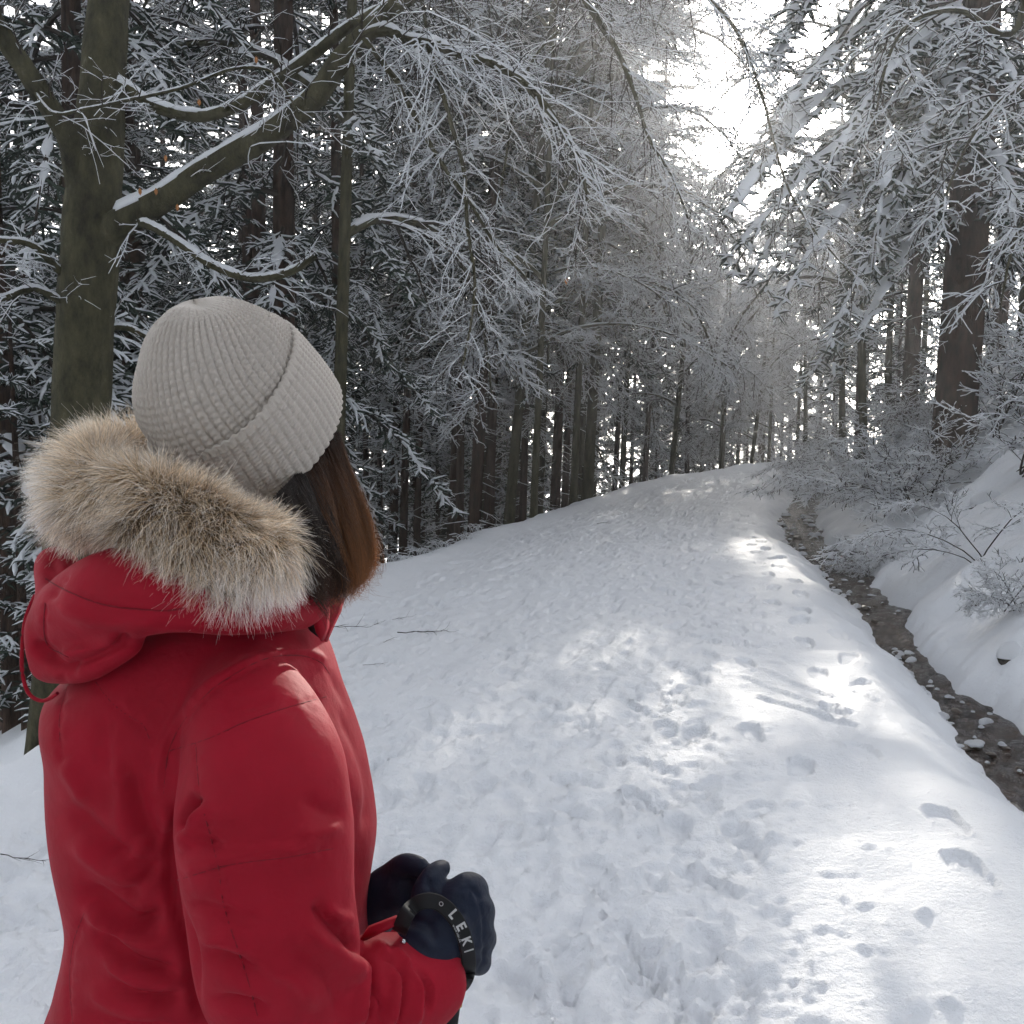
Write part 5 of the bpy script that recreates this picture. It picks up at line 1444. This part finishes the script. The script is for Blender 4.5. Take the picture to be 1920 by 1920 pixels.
# ---- hair falling from under the hat
M_HAIR = hair_mat('brown_hair', [(0.0, (0.03, 0.012, 0.006)), (0.4, (0.09, 0.036, 0.014)), (1.0, (0.30, 0.13, 0.05))], 0.34, 0.36)  # lit outer hair: backlight glow put into the lighter orange tips
def guide(t, w):
    """t: along the cuff edge (0 near the ear .. 1 toward the face), w: 0 inner layer .. 1 outer layer"""
    r0 = np.array([532 + 100 * t + 4 * w, 918 - 105 * t, 1.215 + 0.13 * t])
    r1 = np.array([560 + 100 * t + 14 * w, 985 - 60 * t + 10 * w, 1.20 + 0.125 * t - 0.012 * w])
    r2 = np.array([578 + 104 * t + 14 * w, 1050 - 25 * t, 1.20 + 0.115 * t - 0.012 * w])
    r3 = np.array([592 + 88 * t + 14 * w, 1112 - 12 * t, 1.205 + 0.105 * t])
    r4 = np.array([600 + 72 * t + 8 * w, 1142 - 40 * t + 8 * w, 1.215 + 0.10 * t])
    return resample([PX(*q) for q in (r0, r1, r2, r3, r4)], 12)
G = np.array([[guide(t, w) for w in (0.0, 0.5, 1.0)] for t in np.linspace(-0.16, 1, 12)])     # (12,3,12,3)
SV = (G[:, 0] * 0.8 + G[:, 0].mean(0)[None] * 0.2).reshape(-1, 3) + np.array([0.0, 0.012, 0.004])
idx = np.arange(144).reshape(12, 12)
F4 = np.stack([idx[:-1, :-1], idx[:-1, 1:], idx[1:, 1:], idx[1:, :-1]], -1).reshape(-1, 4)
back = SV + np.array([0.004, 0.022, 0])
nB = len(SV)
ring = np.concatenate([idx[0], idx[1:, -1], idx[-1, -2::-1], idx[-2:0:-1, 0]]); r2_ = np.roll(ring, -1)
hair_o = part('hair', np.concatenate([SV, back]), np.concatenate([F4, (F4 + nB)[:, ::-1], np.stack([ring, ring + nB, r2_ + nB, r2_], -1)]), None, [M_HAIRBASE])
n = 16000
tt = PR.random(n) * 11; i = np.minimum(tt.astype(int), 10); f = (tt - i)[:, None, None]
ww = PR.random(n) * 2; j = np.minimum(ww.astype(int), 1); g_ = (ww - j)[:, None, None]
HS = (G[i, j] * (1 - f) + G[i + 1, j] * f) * (1 - g_) + (G[i, j + 1] * (1 - f) + G[i + 1, j + 1] * f) * g_
lock = np.floor(tt * 4).astype(int)
lw = np.stack([np.sin(lock * 2.3), np.sin(lock * 3.1 + 1), np.sin(lock * 1.7 + 2)], -1)
prog = np.linspace(0, 1, 12)[None, :, None]
wav = np.sin(prog * 7.5 + lock[:, None, None] * 0.55) * 0.0115 * prog ** 0.8
HS = HS + wav * np.array([1.0, -0.5, 0]) + lw[:, None] * 0.0135 * prog ** 1.2 + PR.normal(0, 0.0036, (n, 1, 3)) * (0.4 + prog) + np.cumsum(PR.normal(0, 0.0007, HS.shape), 1)
cut = (PR.uniform(0.50, 0.98, n) + 0.08 * np.sin(lock * 1.9))[:, None, None]
HS = HS[:, :1] + (HS - HS[:, :1]) * (0.20 + 0.74 * cut) 
M_HAIR_SHADE = hair_mat('shaded_inner_hair', [(0.0, (0.012, 0.006, 0.004)), (0.6, (0.02, 0.009, 0.005)), (1.0, (0.05, 0.02, 0.009))], 0.4, 0.1)  # the inner hair's shadow painted in as near-black colour
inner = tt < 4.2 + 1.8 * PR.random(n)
strands('inner_strands', HS[inner], PR.uniform(0.0002, 0.00036, int(inner.sum())), M_HAIR_SHADE, hair_o)
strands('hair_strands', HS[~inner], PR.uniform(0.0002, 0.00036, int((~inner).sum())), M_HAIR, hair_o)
# wisps standing off the outline, glowing against the light
m_ = tt > 7.5
W = HS[m_][:3200].copy(); k_ = len(W)
W += np.array([1, .2, .1]) * (PR.random((k_, 1, 1)) ** 1.6 * 0.026) * prog ** 1.5 + PR.normal(0, 0.003, (k_, 1, 3)) * prog
strands('hair_wisps', W, 0.00016, M_HAIR, hair_o)

# ---- gloves
def fingers(chains):
    return [tubeP(c, [q_ * 1.22 for q_ in r], K=14, n=12) for c, r in chains]
gr = [tubeP([(742, 1838, 1.14), (785, 1800, 1.155), (822, 1765, 1.165)], [52, 50, 50], K=14, n=20), blob(842, 1748, 1.185, 50, 74, .036), blob(860, 1762, 1.195, 44, 62, .03)]
gr += fingers([([(838, 1700, 1.185), (872, 1662, 1.20), (893, 1668, 1.235), (872, 1682, 1.262), (838, 1692, 1.262)], [25, 24, 22, 20, 17]),
               ([(850, 1730, 1.185), (890, 1698, 1.20), (906, 1712, 1.235), (884, 1722, 1.265), (845, 1728, 1.265)], [25, 24, 22, 20, 17]),
               ([(855, 1765, 1.185), (893, 1748, 1.20), (908, 1762, 1.235), (886, 1768, 1.262), (850, 1770, 1.262)], [25, 24, 22, 20, 17]),
               ([(850, 1795, 1.185), (888, 1797, 1.20), (900, 1806, 1.23), (880, 1808, 1.252), (848, 1808, 1.252)], [23, 22, 20, 18, 15]),
               ([(800, 1735, 1.18), (796, 1680, 1.19), (812, 1642, 1.205), (832, 1626, 1.225)], [27, 24, 20, 15])])
gr.append(blob(876, 1742, 1.208, 34, 84, .034))
gr.append(tubeP([(748, 1822, 1.15), (772, 1800, 1.155), (800, 1776, 1.16)], [66, 62, 54], K=12, n=20))
GV, GF = remesh(gr, 0.0032, 14)
GV = sculpt(GV, GF, [([(862, 1672), (886, 1668), (905, 1690)], -2.2, 4, .1), ([(870, 1705), (850, 1720), (836, 1722)], -3.5, 6, .2), ([(880, 1660), (898, 1690), (906, 1730), (906, 1800), (888, 1830)], -2, 3.5, .05),
                     ([(800, 1640), (812, 1680), (832, 1705)], -3, 5, .2), ([(760, 1720), (800, 1730), (820, 1770)], -3, 6, .2), ([(745, 1745), (790, 1755), (815, 1790)], 3, 8, .2), ([(860, 1700), (872, 1740), (876, 1790)], 1.8, 9, .3)])
glove = part('glove', GV, GF, None, [M_NAVY], label='navy glove with a black wrist strap')
gl2 = [tubeP([(668, 1735, 1.36), (705, 1700, 1.34), (735, 1668, 1.33)], [56, 54, 52], K=14, n=18), blob(758, 1660, 1.325, 52, 50, .04)]
gl2 += fingers([([(770, 1645, 1.325), (792, 1640, 1.31), (806, 1655, 1.285), (800, 1672, 1.275)], [24, 22, 20, 17]), ([(775, 1665, 1.325), (800, 1664, 1.31), (812, 1680, 1.285), (804, 1696, 1.275)], [24, 22, 20, 17]),
                ([(770, 1690, 1.325), (800, 1692, 1.31), (812, 1706, 1.285), (804, 1720, 1.275)], [23, 21, 19, 16]), ([(765, 1712, 1.325), (792, 1716, 1.31), (806, 1728, 1.288), (800, 1740, 1.278)], [21, 20, 18, 15]),
                ([(735, 1640, 1.33), (760, 1622, 1.30), (790, 1625, 1.285)], [22, 20, 16])])
LV, LF = remesh(gl2, 0.0036, 8)
part('glove', LV, LF, None, [M_NAVY], label='navy glove half hidden behind the jacket front')

# wrist strap of the pole with its print
gb = BVHTree.FromPolygons([tuple(v) for v in GV], [tuple(f) for f in GF])
SP_ = [(748, 1748, 1.115), (766, 1708, 1.118), (792, 1690, 1.122), (820, 1692, 1.125), (846, 1712, 1.128), (866, 1745, 1.132), (877, 1785, 1.14), (878, 1822, 1.15), (866, 1850, 1.17), (846, 1862, 1.20)]
Q = resample([PX(*p) for p in SP_], 80)
T, _, _ = frames(Q[None]); T = T[0]
cen = PX(812, 1790, 1.20)
nrm_ = norm(Q - cen); nrm_ = norm(nrm_ - T * (nrm_ * T).sum(-1, keepdims=True))
nrm_ = norm(nrm_ * 0.35 + norm(np.array([0, 0, CAM_Z]) - Q) * 0.9); nrm_ = norm(nrm_ - T * (nrm_ * T).sum(-1, keepdims=True))
wdir = np.cross(nrm_, T)          # across the band
if (wdir[50] @ np.array([1, 0, 0])) < 0: wdir = -wdir
# seat the band on the glove
for k in range(len(Q)):
    d = Vector(Q[k] - np.array([0, 0, CAM_Z])).normalized(); h = gb.ray_cast(Vector((0, 0, CAM_Z)), d)[0]
    if h is not None: Q[k] = 0.5 * Q[k] + 0.5 * (np.array(h) - np.array(d) * 0.0045)
Q[1:-1] = (Q[:-2] + 2 * Q[1:-1] + Q[2:]) / 4
Q[1:-1] = (Q[:-2] + 2 * Q[1:-1] + Q[2:]) / 4
hwid = 0.0088; thk = 0.0018
sect = [(-1, -1), (1, -1), (1, .7), (.85, 1), (-.85, 1), (-1, .7)]
V = Q[:, None] + wdir[:, None] * np.array([s_[0] * hwid for s_ in sect])[None, :, None] + nrm_[:, None] * np.array([s_[1] * thk for s_ in sect])[None, :, None]
Vb, F4, F3 = loft(V)
strap = part('wrist_strap', Vb, F4, F3, [M_BLACKF], parent=glove, smooth=False)
arc = np.concatenate([[0], np.cumsum(np.linalg.norm(np.diff(Q, axis=0), axis=1))])
def print_on(text, s0, v0, size, spacing=1.0, slant=0.0, bold=0.0):
    fc = bpy.data.curves.new('print', 'FONT'); fc.body = text; fc.size = size; fc.space_character = spacing; fc.shear = slant; fc.offset = bold; fc.extrude = 0.0
    fo = bpy.data.objects.new('print', fc); COL.objects.link(fo)
    me = bpy.data.meshes.new_from_object(fo.evaluated_get(bpy.context.evaluated_depsgraph_get()))
    bpy.data.objects.remove(fo); bpy.data.curves.remove(fc)
    c = np.empty(len(me.vertices) * 3, np.float32); me.vertices.foreach_get('co', c); c = c.reshape(-1, 3).astype(float)
    sx = s0 + c[:, 0]
    out = np.stack([np.interp(sx, arc, Q[:, a_]) + np.interp(sx, arc, wdir[:, a_]) * (v0 + c[:, 1]) + np.interp(sx, arc, nrm_[:, a_]) * (thk + 0.0005) for a_ in range(3)], -1)
    me.vertices.foreach_set('co', (out - FEET).astype(np.float32).ravel()); me.update()
    me.materials.append(M_PRINT)
    o = link('lettering', me, glove); return o
def arc_at(px_, py_):
    a_, b_ = to_px(Q); return arc[np.argmin((a_ - px_) ** 2 + (b_ - py_) ** 2)]
sL = arc_at(842, 1708)
for k, chh in enumerate('LEKI'):
    print_on(chh, sL + [0, .0165, .0345, .0525][k], -0.0042, 0.0158, 1.0, 0.12, 0.0005)
print_on('www.leki.de', sL + 0.0135, -0.0076, 0.0042, 1.15)
ring = print_on('O', sL - 0.0165, -0.0022, 0.0070)

# ---- trekking pole in the right hand
top = PX(862, 1690, 1.235); low = PX(836, 1905, 1.205)
dirp = norm(low - top); tip = low + dirp * ((low[2] + 0.03) / -dirp[2])
gzp = gz_at(tip[0], tip[1]) if 'gz_at' in globals() else 0.0
pole = empty('trekking_pole', (tip[0], tip[1], 0.0), 'black trekking pole held upright in the navy glove', 'trekking pole')
def pole_part(name, a, b_, r0, r1, m, n=16, par=None):
    pts = np.array([a + (b_ - a) * t for t in np.linspace(0, 1, 6)])
    V, F, M = sweep(pts[None], np.linspace(r0, r1, 6)[None], ring_sect(n), [0] * n)
    V_, F4, F3 = loft(V.reshape(6, n, 3))
    return link(name, mesh_data(name, V_ - np.array([tip[0], tip[1], 0]), F4, F3, [m], smooth=True), par or pole)
lenp = np.linalg.norm(tip - top)
pole_part('grip', top, top + dirp * 0.115, 0.017, 0.016, M_BLACKF)
pole_part('yellow_ring', top + dirp * 0.112, top + dirp * 0.124, 0.0185, 0.0185, M_YEL)
pole_part('lower_grip', top + dirp * 0.124, top + dirp * 0.30, 0.0165, 0.013, M_BLACKF)
pole_part('shaft', top + dirp * 0.30, top + dirp * (lenp - 0.02), 0.008, 0.006, M_BLACKF)
pole_part('basket', top + dirp * (lenp - 0.075), top + dirp * (lenp - 0.068), 0.035, 0.03, M_BLACKF, 24)
pole_part('tip', top + dirp * (lenp - 0.03), tip, 0.005, 0.002, M_METAL, 8)
# ------------------------------------------------------------------ cold misty air
def haze_box(lo, hi, dens, g=0.6):
    x0, y0, z0 = lo; x1, y1, z1 = hi
    V = [[x0, y0, z0], [x1, y0, z0], [x1, y1, z0], [x0, y1, z0], [x0, y0, z1], [x1, y0, z1], [x1, y1, z1], [x0, y1, z1]]
    F = [[3, 2, 1, 0], [4, 5, 6, 7], [0, 1, 5, 4], [1, 2, 6, 5], [2, 3, 7, 6], [3, 0, 4, 7]]
    m = bpy.data.materials.new('cold_haze'); m.use_nodes = True; nt = m.node_tree
    nt.nodes.remove(nt.nodes['Principled BSDF'])
    pv = nt.nodes.new('ShaderNodeVolumePrincipled')
    pv.inputs['Color'].default_value = (0.93, 0.95, 1.0, 1); pv.inputs['Density'].default_value = dens; pv.inputs['Anisotropy'].default_value = g
    nt.links.new(pv.outputs[0], nt.nodes['Material Output'].inputs['Volume'])
    o = link('haze', mesh_data('haze', V, F, None, [m]))
    tag(o, 'thin cold haze in the forest air', None, None, 'stuff')
haze_box((-260, -75, -14), (310, 215, 46), 0.0042, 0.7)
